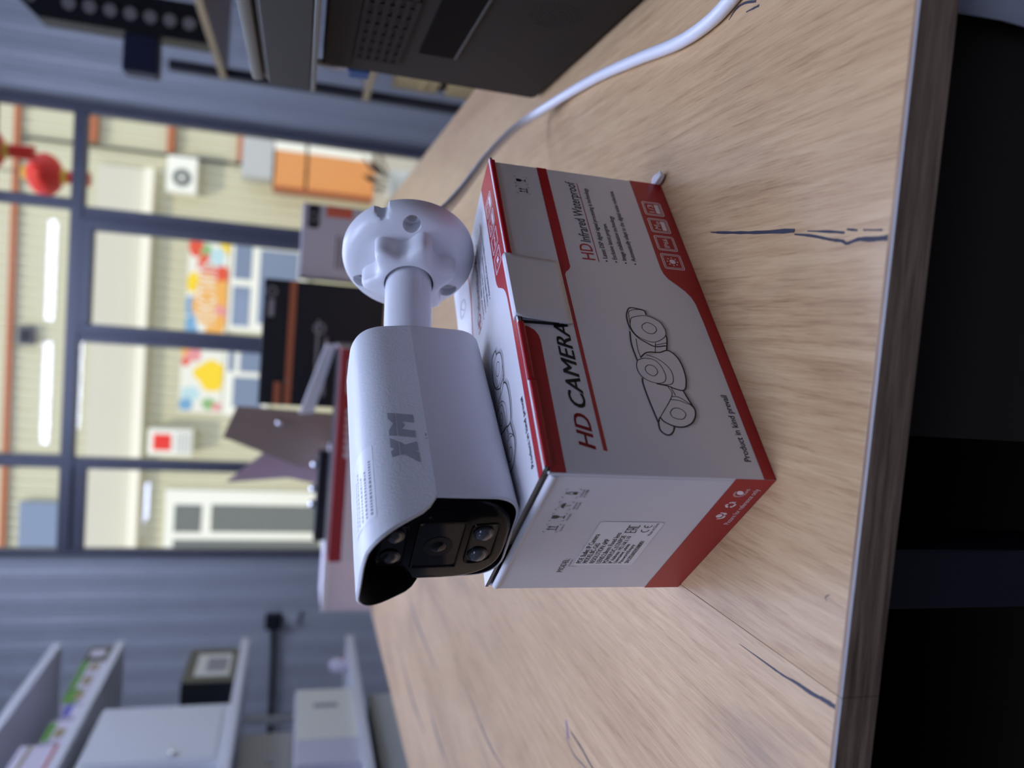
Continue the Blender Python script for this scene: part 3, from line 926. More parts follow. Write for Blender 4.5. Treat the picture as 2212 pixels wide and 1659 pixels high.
def design(fn, cut, front, grp):
    red, blk, wht, gry = Print(), Print(), Print(), Print()
    if front:
        red.poly([(0.3, 99.6), (77.9, 99.6), (77.3, 97.4), (75.6, 94.9), (72.6, 93.4), (69.5, 92.9), (0.3, 93.1)])
    red.poly([(0, 0.2), (200, 0.2), (200, 19.6), (126.5, 19.6), (122.5, 19.0), (119, 17.4), (115, 13.6), (111, 10.2), (107, 8.0), (102, 6.9), (90, 6.4), (0, 5.8)])
    S = red if front else gry
    S.poly([(11.2, 73.6), (114.2, 73.5), (116.4, 72.8), (118.4, 70.8), (120.6, 69.8), (200, 69.7), (200, 75.3), (11.5, 75.3)]) if front else gry.poly([(11.2, 73.8), (200, 73.8), (200, 75.3), (11.5, 75.3)])
    if front:
        for dx in (-0.3, 0.0, 0.3):
            red.text('HD', 12.0 + dx, 29.6 + dx, 78.4, 7.4, 0.28)
        for dx in (-0.3, 0.0, 0.3):
            blk.text('CAMERA', 33.0 + dx, 80.8 + dx, 78.4, 7.4, 0.28)
    red.text('HD', 127.3, 139.4, 55.2, 7.2, 0, 0.006)
    blk.text('Infrared Waterproof', 140.9, 190.6, 55.0, 5.8, 0.04, 0.006)
    red.rect(126.6, 53.2, 190.7, 53.6)
    for s, x1, z in (('Latest DSP digital signal processing is technology.', 187.0, 48.2), ('Exclusive latest program.', 157.7, 43.0), ('Image stabilization technology', 164.7, 37.8), ('Automatically adapt to the digital noise reduction.', 187.4, 32.6)):
        blk.disc(127.6, z + 0.9, 0.55, 10)
        for dx in (-0.07, 0.07):
            blk.text(s, 129.6 + dx, x1 + dx, z, 2.6)
    for dx in (-0.06, 0.06):
        blk.text('Product in kind prevail', 8.7 + dx, 44.2 + dx, 9.0, 3.3)
    for i, st in enumerate(DRAW):
        blk.stroke(st, 0.72 if i in OUTER else 0.42, smooth=True)
    for k, x in enumerate((127.0, 141.4, 155.8, 170.2)):
        wht.rrect(x, 5.6, x + 11.4, 16.8, 1.2, 0.45)
        wht.rrect(x + 1.0, 6.5, x + 10.4, 15.9, 0.6, 0.35)
        c = x + 5.7
        if k == 0:
            wht.disc(c, 11.2, 1.7)
            for t in range(8):
                a = math.radians(45 * t)
                wht.disc(c + 2.9 * math.cos(a), 11.2 + 2.9 * math.sin(a), 0.42, 8)
        elif k == 1:
            wht.text('IP66', c - 3.6, c + 3.6, 9.6, 3.0)
        elif k == 2:
            wht.text('M', c - 3.4, c + 0.4, 10.8, 3.6, 0.2); wht.text('ega', c + 0.7, c + 3.6, 10.8, 2.4); wht.rect(c - 3.8, 7.3, c + 3.8, 9.9)
        else:
            wht.text('1/3', c - 3.2, c + 3.2, 10.8, 3.4); wht.rect(c - 3.8, 7.3, c + 3.8, 9.9)
    if front:
        for x in (177.4, 186.0):
            for sx, sz in ((0, 0), (0, 7.0), (6.2, 0), (6.2, 7.0)):
                blk.stroke([(x - 3.1 + sx, 82.6 + sz + (0.9 if sz == 0 else -0.9)), (x - 3.1 + sx, 82.6 + sz), (x - 3.1 + sx + (0.9 if sx == 0 else -0.9), 82.6 + sz)], 0.2)
        symbol_up(blk, 177.4, 86.1); symbol_glass(blk, 186.0, 86.1)
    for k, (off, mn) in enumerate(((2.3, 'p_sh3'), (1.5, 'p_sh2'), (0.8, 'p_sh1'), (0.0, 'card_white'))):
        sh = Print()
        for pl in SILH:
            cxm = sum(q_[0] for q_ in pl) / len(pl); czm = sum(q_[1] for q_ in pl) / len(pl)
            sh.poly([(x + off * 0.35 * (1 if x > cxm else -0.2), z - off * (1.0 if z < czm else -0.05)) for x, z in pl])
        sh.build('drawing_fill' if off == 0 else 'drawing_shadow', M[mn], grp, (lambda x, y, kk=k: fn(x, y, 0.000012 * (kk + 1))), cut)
    red.build('red_print', M['p_red'], grp, fn, cut)
    blk.build('black_print', M['p_black'], grp, fn2(fn), cut)
    wht.build('white_print', M['p_white'], grp, fn2(fn), cut)
    if not front:
        gry.build('orange_print', M['p_orange'], grp, fn, cut)

def fn2(fn):
    return lambda x, y: fn(x, y, 0.00007)

def symbol_up(p, x, z, s=1.0):
    for d in (-1.0, 1.0):
        p.rect(x + (d - 0.22) * s, z - 1.5 * s, x + (d + 0.22) * s, z + 1.0 * s)
        p.poly([(x + (d - 0.75) * s, z + 0.9 * s), (x + (d + 0.75) * s, z + 0.9 * s), (x + d * s, z + 2.4 * s)])
    p.rect(x - 2.1 * s, z - 2.4 * s, x + 2.1 * s, z - 1.95 * s)

def symbol_glass(p, x, z, s=1.0):
    p.poly([(x - 1.2 * s, z + 2.6 * s), (x + 1.2 * s, z + 2.6 * s), (x + 1.15 * s, z + 0.6 * s), (x + 0.6 * s, z - 0.3 * s), (x - 0.6 * s, z - 0.3 * s), (x - 1.15 * s, z + 0.6 * s)])
    p.rect(x - 0.16 * s, z - 2.2 * s, x + 0.16 * s, z - 0.2 * s)
    p.rect(x - 1.1 * s, z - 2.6 * s, x + 1.1 * s, z - 2.15 * s)

fpan = [c for c in box.children if c.name.startswith('front_panel')][0]
design(lambda x, y, d=0.0: (x / 1000, -0.00012 - d, y / 1000), None, True, fpan)
lidp = [c for c in box.children if c.name == 'lid'][0]
design(lambda x, y, d=0.0: (min(X1 - 0.0002, 0.001 + x / 1000), y / 1000 * 0.985 + (0.0008 if y < 30 else 0.0008), lid_z(0.001 + x / 1000, y / 1000) + 0.00015 + d), 9.0, False, lidp)
# round mark near the far edge of the lid
p = Print(); p.ring(176, 90, 6.2, 0.5, sy=0.9); p.ring(176, 90, 5.0, 0.3, sy=0.9); p.stroke([(172.5, 87), (176, 91), (179.5, 93)], 0.5)
p.build('round_mark', M['p_grey'], lidp, lambda x, y: (x / 1000, y / 1000, lid_z(x / 1000, y / 1000) + 0.0002))

# ---- left end panel: coordinates run left to right as read, 0 at the far corner
epan = [c for c in box.children if c.name.startswith('end_panel') and c.data.vertices[0].co.x < 0.05][0]
EW = BW * 1000
def efn(x, y, d=0.0):
    return (-0.00012 - d, (EW - x) / 1000, y / 1000)
red, blk, wht = Print(), Print(), Print()
red.rect(0, 0.2, EW, 19.1)
def L(bv):
    return EW - bv
blk.text('MODEL:', L(84.2), L(70.3), 69.2, 2.9)
blk.stroke([(L(78.4), 63.6), (L(78.4), 67.6), (L(71.5), 67.6)], 0.25)
caps = [('THIS WAY UP',), ('FRAGILE',), ('KEEP AWAY', 'FROM RAIN'), ('STACKING LIMIT', 'BY NUMBER')]
for k, (b0, b1) in enumerate(((45.8, 39.0), (36.2, 29.8), (26.9, 20.5), (17.3, 10.7))):
    x0, x1 = L(b0), L(b1)
    for sx in (x0, x1):
        for sz in (83.3, 89.7):
            dx = 1.0 if sx == x0 else -1.0
            dz = 1.0 if sz < 85 else -1.0
            blk.stroke([(sx, sz + dz), (sx, sz), (sx + dx, sz)], 0.22)
    xm, zm = (x0 + x1) / 2, 86.5
    if k == 0:
        symbol_up(blk, xm, zm)
    elif k == 1:
        symbol_glass(blk, xm, zm, 1.1)
    elif k == 2:
        blk.poly([(xm + 2.0 * math.cos(math.radians(t)), zm - 0.1 + 1.7 * math.sin(math.radians(t))) for t in range(0, 181, 18)])
        blk.stroke([(xm, zm), (xm, zm - 2.0), (xm + 0.4, zm - 2.5), (xm + 0.9, zm - 2.1)], 0.3)
        for t in range(5):
            blk.disc(xm - 1.8 + t * 0.8, zm + 2.0 + 0.5 * (t % 2), 0.2, 6)
    else:
        blk.rect(xm - 0.9, zm - 2.4, xm + 0.9, zm - 0.9)
        blk.rrect(xm - 0.9, zm - 0.6, xm + 0.9, zm + 0.9, 0.2, 0.25)
        blk.stroke([(xm - 0.9, zm + 1.2), (xm + 0.9, zm + 2.7)], 0.3); blk.stroke([(xm + 0.9, zm + 1.2), (xm - 0.9, zm + 2.7)], 0.3)
    for j, s in enumerate(caps[k]):
        blk.text(s, x0 + 0.5, x1 - 0.2, 81.4 - 1.5 * j, 1.0)
wht.text('Picture for reference only', L(37.2), L(7.4), 3.9, 2.8)
# hands round a globe, recycling arrows, leaf
gx, gz = L(29.8), 11.6
wht.disc(gx, gz + 0.7, 1.5); wht.poly([(gx - 3.0, gz + 0.6), (gx - 2.4, gz + 0.7), (gx - 1.6, gz - 1.2), (gx + 0.4, gz - 1.6), (gx + 0.2, gz - 2.6), (gx - 1.6, gz - 2.6), (gx - 2.6, gz - 1.4)])
wht.poly([(gx + 3.0, gz + 1.4), (gx + 2.4, gz + 1.4), (gx + 1.9, gz - 0.4), (gx + 0.8, gz - 1.2), (gx + 1.4, gz - 2.6), (gx + 2.6, gz - 1.6)])
rx, rz = L(20.3), 11.3
for t in range(3):
    a0 = 90 + 120 * t
    wht.ring(rx, rz, 2.0, 1.0, a0 + 12, a0 + 78, 6)
    a = math.radians(a0 + 8); dx, dz = math.cos(a), math.sin(a)
    wht.poly([(rx + dx * 3.0, rz + dz * 3.0), (rx + dx * 1.0, rz + dz * 1.0), (rx + 2.0 * math.cos(a - 0.55), rz + 2.0 * math.sin(a - 0.55))])
lx, lz = L(10.6), 11.4
wht.poly([(lx - 1.6, lz - 0.6), (lx - 1.0, lz + 1.3), (lx + 0.6, lz + 2.3), (lx + 1.6, lz + 1.9), (lx + 1.6, lz + 0.2), (lx + 0.3, lz - 1.2), (lx - 0.9, lz - 1.4)])
wht.ring(lx - 0.2, lz + 0.2, 2.9, 0.22, 60, 250, 18); wht.ring(lx - 0.2, lz + 0.2, 2.4, 0.18, 80, 240, 18)
wht.text('RoHS', lx - 1.0, lx + 3.2, lz - 2.9, 1.6)
red.build('red_print', M['p_red'], epan, efn)
blk.build('black_print', M['p_black'], epan, fn2(efn))
wht.build('white_print', M['p_white'], epan, fn2(efn))
# model sticker
st = Print(); st.rrect(L(76.9), 35.9, L(36.2), 66.0, 1.6)
stk = st.build('model_sticker', M['sticker'], epan, lambda x, y: efn(x, y, 0.00010))
t = Print()
for s, b1, z, cap in (('POE Bullet IP Camera', 47.2, 62.6, 2.5), ('MODEL:BC-G6S', 55.5, 59.5, 2.4), ('RESOLUTION: 6MP', 51.6, 56.2, 2.4), ('LENS:2.8mm Fixed lens', 45.7, 52.8, 2.4), ('POWER:DC:±12V/POE', 48.2, 49.6, 2.3),
                      ('IP Address: 192.168.1.10', 48.8, 47.0, 1.9), ('Username: admin', 56.1, 44.7, 1.8), ('Password:Empty', 56.7, 42.1, 1.8), ('SN:2026050508001', 53.3, 38.7, 2.1)):
    for dx in (-0.07, 0.07):
        t.text(s, L(74.9) + dx, L(b1) + dx, z, cap * 1.08)
x0, z0, hh = L(45.6), 46.4, 5.4          # E A C conformity mark
for kx, ch in ((0, 'E'), (2.45, 'A'), (4.9, 'C')):
    X = x0 + kx
    t.rect(X, z0, X + 0.55, z0 + hh)
    if ch in 'EC':
        t.rect(X, z0, X + 2.0, z0 + 0.55); t.rect(X, z0 + hh - 0.55, X + 2.0, z0 + hh)
    if ch == 'E':
        t.rect(X, z0 + hh / 2 - 0.28, X + 1.8, z0 + hh / 2 + 0.28)
    if ch == 'A':
        t.rect(X + 1.5, z0, X + 2.05, z0 + hh); t.rect(X, z0 + hh - 0.55, X + 2.0, z0 + hh); t.rect(X, z0 + hh / 2 - 0.6, X + 2.0, z0 + hh / 2 - 0.05)
cx_, cz_ = L(43.2), 42.6
t.ring(cx_, cz_, 1.7, 0.5, 75, 285, 18); t.ring(cx_ + 4.0, cz_, 1.7, 0.5, 75, 285, 18); t.rect(cx_ + 2.4, cz_ - 0.25, cx_ + 3.9, cz_ + 0.25)
t.text('Made in China', L(48.0), L(36.9), 38.2, 1.7)
t.build('sticker_print', M['p_black'], epan, lambda x, y: efn(x, y, 0.00018))

# scrap of white foam at the far bottom corner of the carton
q = MB()
bmx = bmesh.new(); bmesh.ops.create_icosphere(bmx, subdivisions=3, radius=1)
for v in bmx.verts:
    c = v.co
    k = 1 + 0.18 * math.sin(5 * c.x + 3 * c.y) + 0.12 * math.sin(7 * c.z + 2 * c.x)
    v.co = Vector((c.x * 0.0026 * k, c.y * 0.0056 * k, c.z * 0.0024 * k))
q.addbm(bmx)
o = q.build('foam_scrap', M['white_foam'], smooth=80)
o.location = (0.0935, 0.4175, DZ + 0.0031); o.rotation_euler = (0, 0, 0.45)
tag(o, 'tiny scrap of white foam at the right bottom corner of the carton', 'scrap')

# ================================================================== THE BULLET CAMERA
CO = Vector((-0.0897, 0.3175, DZ + 0.1390))
ca, ct_ = 0.94210, 0.02902
ax = Vector((math.cos(ca) * math.cos(ct_), math.sin(ca) * math.cos(ct_), math.sin(ct_)))
ay = Vector((-math.sin(ca), math.cos(ca), 0))
az = ax.cross(ay)
mw = Matrix(((ax.x, ay.x, az.x, CO.x), (ax.y, ay.y, az.y, CO.y), (ax.z, ay.z, az.z, CO.z), (0, 0, 0, 1)))
cc = empty('bullet_camera', 'white bullet security camera lying on the carton, black front, round bracket and long cable', 'security camera', mw=mw)
CL, HW, HT, HU, HB, HL = 0.1140, 0.0278, 0.0244, 0.0294, 0.0261, 0.0371
RTc, RBc, KT, KB = 0.0165, 0.0132, 0.957, 1.0208

def section(nr=24, nf=4):
    """outline from top centre round the viewer's side (y<0) to bottom centre and back; list of (w, z)"""
    def rnd(a, b, c, rr):
        a, b, c = Vector(a), Vector(b), Vector(c)
        p1 = b + (a - b).normalized() * rr
        p2 = b + (c - b).normalized() * rr
        return [tuple((1 - t) ** 2 * p1 + 2 * t * (1 - t) * b + t * t * p2) for t in [k / nr for k in range(nr + 1)]]
    T, S, Bm = (HT, HU), (HW, 0), (HB, -HL)
    side = [(0, HU)] + rnd((0, HU), T, S, RTc)
    e = side[-1]
    side += [(e[0] + (HW - e[0]) * k / nf, e[1] * (1 - k / nf)) for k in range(1, nf + 1)]
    lo = rnd(S, Bm, (0, -HL), RBc)
    side += [(HW + (lo[0][0] - HW) * k / nf, lo[0][1] * k / nf) for k in range(1, nf)]
    side += lo + [(0, -HL)]
    return side, [(-w, z) for w, z in side[::-1]][1:-1]
SIDE, OTHER = section()
OUT = SIDE + OTHER
NS = len(SIDE)
CREASE = min(range(NS), key=lambda i: abs(SIDE[i][1]) + abs(SIDE[i][0] - HW))

def sec_at(s, scale=1.0, inset=0.0):
    t = max(0.0, min(1.0, s / CL))
    res = []
    for w, z in OUT:
        zz_ = z * (1 + (KT - 1) * t) if z > 0 else z * (1 + (KB - 1) * t)
        ww = w
        if inset:
            m = math.hypot(ww / HW, zz_ / 0.033) + 1e-6
            ww -= inset * ww / HW / m
            zz_ -= inset * zz_ / 0.033 / m
        res.append((ww * scale, zz_ * scale))
    return res

HOOD = [(0.0, 0.0), (0.0004, -0.0022), (0.002, -0.0036), (0.0064, -0.0074), (0.0169, -0.0131), (0.0245, -0.0172), (0.0280, -0.0188), (0.0294, -0.0210)]
def s_front(z):
    if z <= 1e-6:
        return 0.0
    for (z0, s0), (z1, s1) in zip(HOOD, HOOD[1:]):
        if z <= z1:
            return s0 + (s1 - s0) * (z - z0) / (z1 - z0)
    return HOOD[-1][1]

def ring_at(kind, inset=0.0, ds=0.0):
    """front rim of the shell"""
    out = []
    o0, o1 = sec_at(0), sec_at(0, inset=inset)
    for (w0, z0), (w, z) in zip(o0, o1):
        out.append((s_front(z0) + ds, -w, z))
    return out
q = MB()
rows = [ring_at(0, 0.0014), ring_at(0, 0.0009, -0.0001), ring_at(0, 0.0, 0.0006)]
NSEG = 14
for k in range(1, NSEG + 1):
    row = []
    for (w0, z0) in sec_at(0):
        pass
    base = ring_at(0, 0.0, 0.0006)
    f = k / NSEG
    for i in range(len(OUT)):
        s0 = base[i][0]
        s = s0 + (CL - 0.0022 - s0) * f
        w, z = sec_at(s)[i]
        row.append((s, -w, z))
    rows.append(row)
for ds, ins in ((-0.0008, 0.0005), (0.0, 0.0022)):
    rows.append([(CL + ds, -w, z) for w, z in sec_at(CL, inset=ins)])
NO = len(OUT)
def shell_mat(a, b_):
    i = b_ % NO
    upper = (OUT[i][1] + OUT[(i + 1) % NO][1]) > 0
    return 0 if upper else 1
i0 = q.grid(rows, close_u=True, m=shell_mat)
q.cap(i0 + NO * (len(rows) - 1), NO, 1)
shell = q.build('housing', [M['cam_tex'], M['cam_smooth']], cc, smooth=7)
# black liner inside the hood
q = MB()
r0 = ring_at(0, 0.0014, 0.0002)
r1 = [(0.020, -w, z) for w, z in sec_at(0.02, inset=0.0030)]
rows = [r0]
for k in range(1, 7):
    rows.append([tuple(Vector(a).lerp(Vector(b_), k / 6)) for a, b_ in zip(r0, [(0.020, y, z) for (_, y, z) in [(0, -w, z) for w, z in sec_at(0, inset=0.0022)]])])
q.grid(rows, close_u=True)
q.build('hood_liner', M['cam_matte'], cc, smooth=40)

# glossy black front bezel
def bez(scale_w, top, bot, s, n=48, ew=3.2):
    out = []
    for k in range(n):
        a = 2 * math.pi * k / n
        c_, s_ = math.cos(a), math.sin(a)
        x = math.copysign(abs(c_) ** (2 / ew), c_) * scale_w
        z = math.copysign(abs(s_) ** (2 / ew), s_)
        z = z * top if z > 0 else z * bot
        out.append((s, x, z))
    return out
SF = -0.0030
q = MB()
rows = [bez(0.0262, 0.0262, 0.0358, 0.020), bez(0.0262, 0.0262, 0.0358, 0.0035), bez(0.0258, 0.0260, 0.0354, 0.0008), bez(0.0248, 0.0256, 0.0346, -0.0012), bez(0.0236, 0.0250, 0.0336, -0.0024), bez(0.0222, 0.0242, 0.0326, SF)]
i0 = q.grid(rows, close_u=True)
q.cap(i0 + 48 * 5, 48)
bezel = q.build('front_bezel', M['cam_black'], cc, smooth=35)

def window(pts, depth, name, m_in, rim=0.0009):
    """recessed window: pts (w,z) on the front face; a raised rim and a glossy plate"""
    k = len(pts)
    cxm = sum(p_[0] for p_ in pts) / k; czm = sum(p_[1] for p_ in pts) / k
    def sc(f, s):
        out = []
        for w, z in pts:
            d = math.hypot(w - cxm, z - czm)
            g = (d - f) / d
            out.append((s, -(cxm + (w - cxm) * g), czm + (z - czm) * g))
        return out
    q = MB()
    q.grid([sc(-0.0004, SF - 0.0000), sc(0.0, SF - 0.0006), sc(rim, SF - 0.0006), sc(rim + 0.0005, SF - 0.0002), sc(rim + 0.0010, SF - 0.0002)], close_u=True)
    w_ = q.build(name, M['cam_black'], cc, smooth=40)
    q = MB()
    q.face(sc(rim + 0.0010, SF - 0.0002))
    q.build('window_glass', m_in, w_)
    return w_, cxm, czm

def rpoly(pts, r, n=5):
    out = []
    k = len(pts)
    for i in range(k):
        a, b_, c = Vector(pts[i - 1]), Vector(pts[i]), Vector(pts[(i + 1) % k])
        p1 = b_ + (a - b_).normalized() * r
        p2 = b_ + (c - b_).normalized() * r
        out += [tuple((1 - t) ** 2 * p1 + 2 * t * (1 - t) * b_ + t * t * p2) for t in [j / n for j in range(n + 1)]]
    return out
lw, lx_, lz_ = window(rpoly([(0.0150, 0.0054), (0.0154, -0.0146), (-0.0148, -0.0143), (-0.0150, 0.0058)], 0.0014), 0.002, 'lens_window', M['cam_glass'])
q = MB(); q.lathe([(0.0062, SF - 0.00045), (0.0062, SF - 0.0003)], 32, 'x', (0, 0.0006, -0.0045)); q.build('lens', M['lensm'], lw)
q = MB(); q.lathe([(0.0001, SF - 0.0012), (0.0022, SF - 0.0010), (0.0034, SF - 0.0005)], 24, 'x', (0, 0.0006, -0.0045)); q.build('lens_glass', M['cam_glass'], lw, smooth=60)
for pts, leds in ((rpoly([(0.0128, -0.0172), (0.0142, -0.0290), (-0.0085, -0.0296), (-0.0125, -0.0240), (-0.0125, -0.0172)], 0.0030), ((0.0078, -0.0226), (-0.0062, -0.0226))),
                  (rpoly([(0.0135, 0.0090), (0.0130, 0.0150), (0.0085, 0.0205), (-0.0120, 0.0208), (-0.0132, 0.0090)], 0.0030), ((0.0070, 0.0150), (-0.0066, 0.0150)))):
    lw2, _, _ = window(pts, 0.003, 'lamp_window', M['cam_glass'])
    for w, z in leds:
        q = MB(); q.lathe([(0.0044, SF - 0.0003), (0.0044, SF - 0.0009), (0.0036, SF - 0.0012)], 28, 'x', (0, -w, z)); o = q.build('led_ring', M['led_ring'], lw2, smooth=40)
        q = MB(); q.lathe([(0.0036, SF - 0.0010), (0.0030, SF - 0.0021), (0.0018, SF - 0.0027), (0.0001, SF - 0.0029)], 24, 'x', (0, -w, z)); q.build('led', M['led_lens'], lw2, smooth=60)
q = MB(); q.lathe([(0.0006, SF - 0.0002), (0.0006, SF + 0.0001)], 12, 'x', (0, -0.0180, 0.0016)); q.build('microphone_hole', M['hole'], cc)

# surface coordinates on the upper side panel: s along the axis, t = arc length up from the crease
UP = [SIDE[i] for i in range(CREASE, -1, -1)]
ARC = [0.0]
for i in range(1, len(UP)):
    ARC.append(ARC[-1] + math.hypot(UP[i][0] - UP[i - 1][0], UP[i][1] - UP[i - 1][1]))
def on_side(s_mm, t_mm, off=0.00012):
    t = t_mm / 1000
    k = 0
    while k < len(ARC) - 2 and ARC[k + 1] < t:
        k += 1
    f = (t - ARC[k]) / (ARC[k + 1] - ARC[k])
    w = UP[k][0] * (1 - f) + UP[k + 1][0] * f
    z = UP[k][1] * (1 - f) + UP[k + 1][1] * f
    z *= 1 + (KT - 1) * (s_mm / 1000) / CL
    dx, dz = UP[k + 1][0] - UP[k][0], UP[k + 1][1] - UP[k][1]
    l = math.hypot(dx, dz)
    return (s_mm / 1000, -(w + off * dz / l), z - off * dx / l)
lg = Print()
lg.poly([(49.4, 16.4), (48.8, 13.2), (34.6, 13.2), (35.2, 16.4), (38.4, 16.3), (42.3, 14.3), (45.8, 16.3)])
lg.poly([(48.7, 12.5), (47.0, 5.2), (42.0, 5.2), (43.4, 10.6), (40.8, 9.4), (38.7, 10.9), (37.2, 5.2), (32.9, 5.2), (34.5, 12.5)])
lg.poly([(33.7, 16.3), (31.3, 13.2), (23.4, 13.2), (22.4, 16.0), (25.7, 16.4), (27.2, 15.0), (28.3, 16.4)])
lg.poly([(31.3, 12.5), (29.1, 10.2), (30.6, 5.2), (25.4, 5.0), (24.9, 6.0), (24.3, 5.0), (18.2, 4.7), (23.5, 10.8), (23.4, 12.5)])
lg.build('printed_logo', M['logo'], shell, on_side, 1.2)
sc_ = Print(); sc_.stroke([(35.2, 0.4), (34.4, 0.0), (33.6, 0.3)], 0.35); sc_.stroke([(32.4, 0.2), (31.9, -0.1)], 0.35)
sc_.build('scuff', M['crackfaint'], shell, lambda s, t: on_side(s, max(0.05, t + 0.6), 0.0001), 1.0)
# approval sticker over the top edge
st = Print(); st.rrect(-6, 24.5, 33, 42, 1.2)
stk = st.build('top_sticker', M['sticker'], shell, lambda s, t: on_side(s, t, 0.00008), 1.2)
tx = Print()
for j in range(5):
    x_ = -4.0
    while x_ < 24 - 3 * (j % 3):
        w_ = 0.6 + 1.1 * random.random()
        tx.rect(x_, 26.0 + 2.9 * j, x_ + w_, 27.1 + 2.9 * j)
        x_ += w_ + 0.7
tx.build('sticker_print', M['p_grey'], shell, lambda s, t: on_side(s, t, 0.00014), 1.2)

# ---- bracket: arm, lobed nut, round plate
S0 = Vector((CL - 0.004, 0, -0.0020))
PC = mw.inverted() @ Vector((0.0340, 0.4475, DZ + 0.1379))
ya, ti = 0.790, -0.046
A2 = Vector((math.cos(ya) * math.cos(ti), math.sin(ya) * math.cos(ti), math.sin(ti)))
B2 = Vector((-math.sin(ya), math.cos(ya), 0))
C2 = A2.cross(B2)
R3 = Matrix((( A2.x, B2.x, C2.x), (A2.y, B2.y, C2.y), (A2.z, B2.z, C2.z)))
Rl = mw.to_3x3().inverted() @ R3
def dl(p):
    return PC + Rl @ Vector(p)
def place(q):
    q.v = [tuple(dl(v)) for v in q.v]
    return q
armend = dl((-0.004, 0, 0))
q = MB(); q.tube([S0, S0.lerp(armend, 0.5), armend], 0.0129, 40); q.build('arm', M['cam_smooth'], cc, smooth=40)
PR = 0.0375
NA = 180
def plate_outline(r, notch):
    out = []
    for k in range(NA):
        a = 2 * math.pi * k / NA
        rr = r
        if notch:
            d = (a - math.radians(31) + math.pi) % (2 * math.pi) - math.pi
            x = d * r
            if abs(x) < 0.0036:
                rr = r - math.sqrt(0.0036 ** 2 - x * x) * 1.1
        out.append((-rr * math.cos(a), rr * math.sin(a)))       # local y runs away from the viewer
    return out
q = MB()
prof = [(0.008, -0.0042, 0), (0.020, -0.0040, 0), (0.0290, -0.0030, 0), (0.0335, -0.0014, 1), (0.0356, 0.0004, 1), (0.0370, 0.0028, 1), (0.0375, 0.0050, 1), (0.0375, 0.0088, 1), (0.0366, 0.0094, 1), (0.030, 0.0094, 0), (0.008, 0.0094, 0)]
rows = []
for r_, x_, nf in prof:
    ol = plate_outline(r_, False)
    if nf:
        full = plate_outline(PR, True)
        ol = [o_ if math.hypot(*o_) <= math.hypot(*f_) else f_ for o_, f_ in zip(ol, full)]
    rows.append([(x_, y_, z_) for y_, z_ in ol])
i0 = q.grid(rows, close_u=True)
q.cap(i0, NA, 0, True); q.cap(i0 + NA * (len(rows) - 1), NA)
plate = place(q).build('mounting_plate', M['cam_smooth'], cc, smooth=32)
# screw holes bored through the plate
for a in (5, 122, 240):
    a = math.radians(a)
    cy_, cz2 = -0.0293 * math.cos(a), 0.0293 * math.sin(a)
    for lo_, (r_, x1) in enumerate(((0.0050, 0.0035), (0.0028, 0.03))):
        c1 = MB(); c1.tube([(-0.02, cy_, cz2), (x1, cy_, cz2)], r_, 28)
        co = place(c1).build('cutter', M['cam_smooth'])
        co.matrix_world = mw
        bm_ = plate.modifiers.new('bore', 'BOOLEAN'); bm_.operation = 'DIFFERENCE'; bm_.solver = 'EXACT'; bm_.object = co
        bpy.context.view_layer.update()
        dg = bpy.context.evaluated_depsgraph_get()
        nm = bpy.data.meshes.new_from_object(plate.evaluated_get(dg))
        plate.modifiers.clear()
        plate.data = nm
        bpy.data.objects.remove(co, do_unlink=True)
plate.data.shade_smooth(); plate.data.set_sharp_from_angle(angle=math.radians(32))
# six-lobed locking nut
q = MB()
NL = 144
def star(r0, amp, x):
    out = []
    for k in range(NL):
        a = 2 * math.pi * k / NL
        u = 0.5 + 0.5 * math.cos(6 * (a - math.radians(-12)))
        r_ = r0 + amp * (u ** 1.4)
        out.append((x, -r_ * math.cos(a), r_ * math.sin(a)))
    return out
rows = [star(0.0188, 0.0078, -0.0028), star(0.0187, 0.0077, -0.0125), star(0.0184, 0.0074, -0.0145), star(0.0178, 0.0064, -0.0160), star(0.0168, 0.0042, -0.0172), star(0.0155, 0.0014, -0.0180), star(0.0144, 0.0, -0.0182), star(0.0136, 0.0, -0.0182), star(0.0134, 0.0, -0.0140)]
i0 = q.grid(rows, close_u=True)
place(q).build('locking_nut', M['cam_smooth'], cc, smooth=50)

# ---- white cable from the back of the plate down to the counter and out to the right
inv = mw.inverted()
back = mw @ dl((0.008, 0.004, -0.006))
cr_ = 0.0037
cz = DZ + cr_
path = [back, back + Vector((0.014, 0.014, 0.0))] + [Vector((x_, y_, DZ + z_)) for x_, y_, z_ in [(0.0704, 0.495, 0.1139), (0.0791, 0.52, 0.1051), (0.0985, 0.56, 0.0883), (0.12, 0.595, 0.0719), (0.1395, 0.622, 0.0571), (0.164, 0.645, 0.0363), (0.1792, 0.648, 0.0205), (0.1858, 0.632, 0.0114), (0.1878, 0.588, 0.0047)]] + [
        Vector((0.183, 0.527, cz)), Vector((0.174, 0.459, cz)), Vector((0.166, 0.406, cz)), Vector((0.165, 0.373, cz)), Vector((0.169, 0.350, cz)), Vector((0.179, 0.322, cz)), Vector((0.188, 0.290, cz)), Vector((0.193, 0.258, cz)), Vector((0.195, 0.236, cz + 0.001)), Vector((0.196, 0.222, cz - 0.008)), Vector((0.197, 0.217, cz - 0.04)), Vector((0.198, 0.216, cz - 0.16))]
P = spline(path, 8)
q = MB(); q.tube([inv @ p_ for p_ in P], cr_, 16); q.build('cable', M['cable'], cc, smooth=60)
#PART4
# ================================================================== THE BLACK TERMINAL AT THE RIGHT
tm = empty('desktop_terminal', 'black desktop terminal with vent slots, dark window and speaker holes at the right', 'terminal', (0.21, 0.70, DZ))
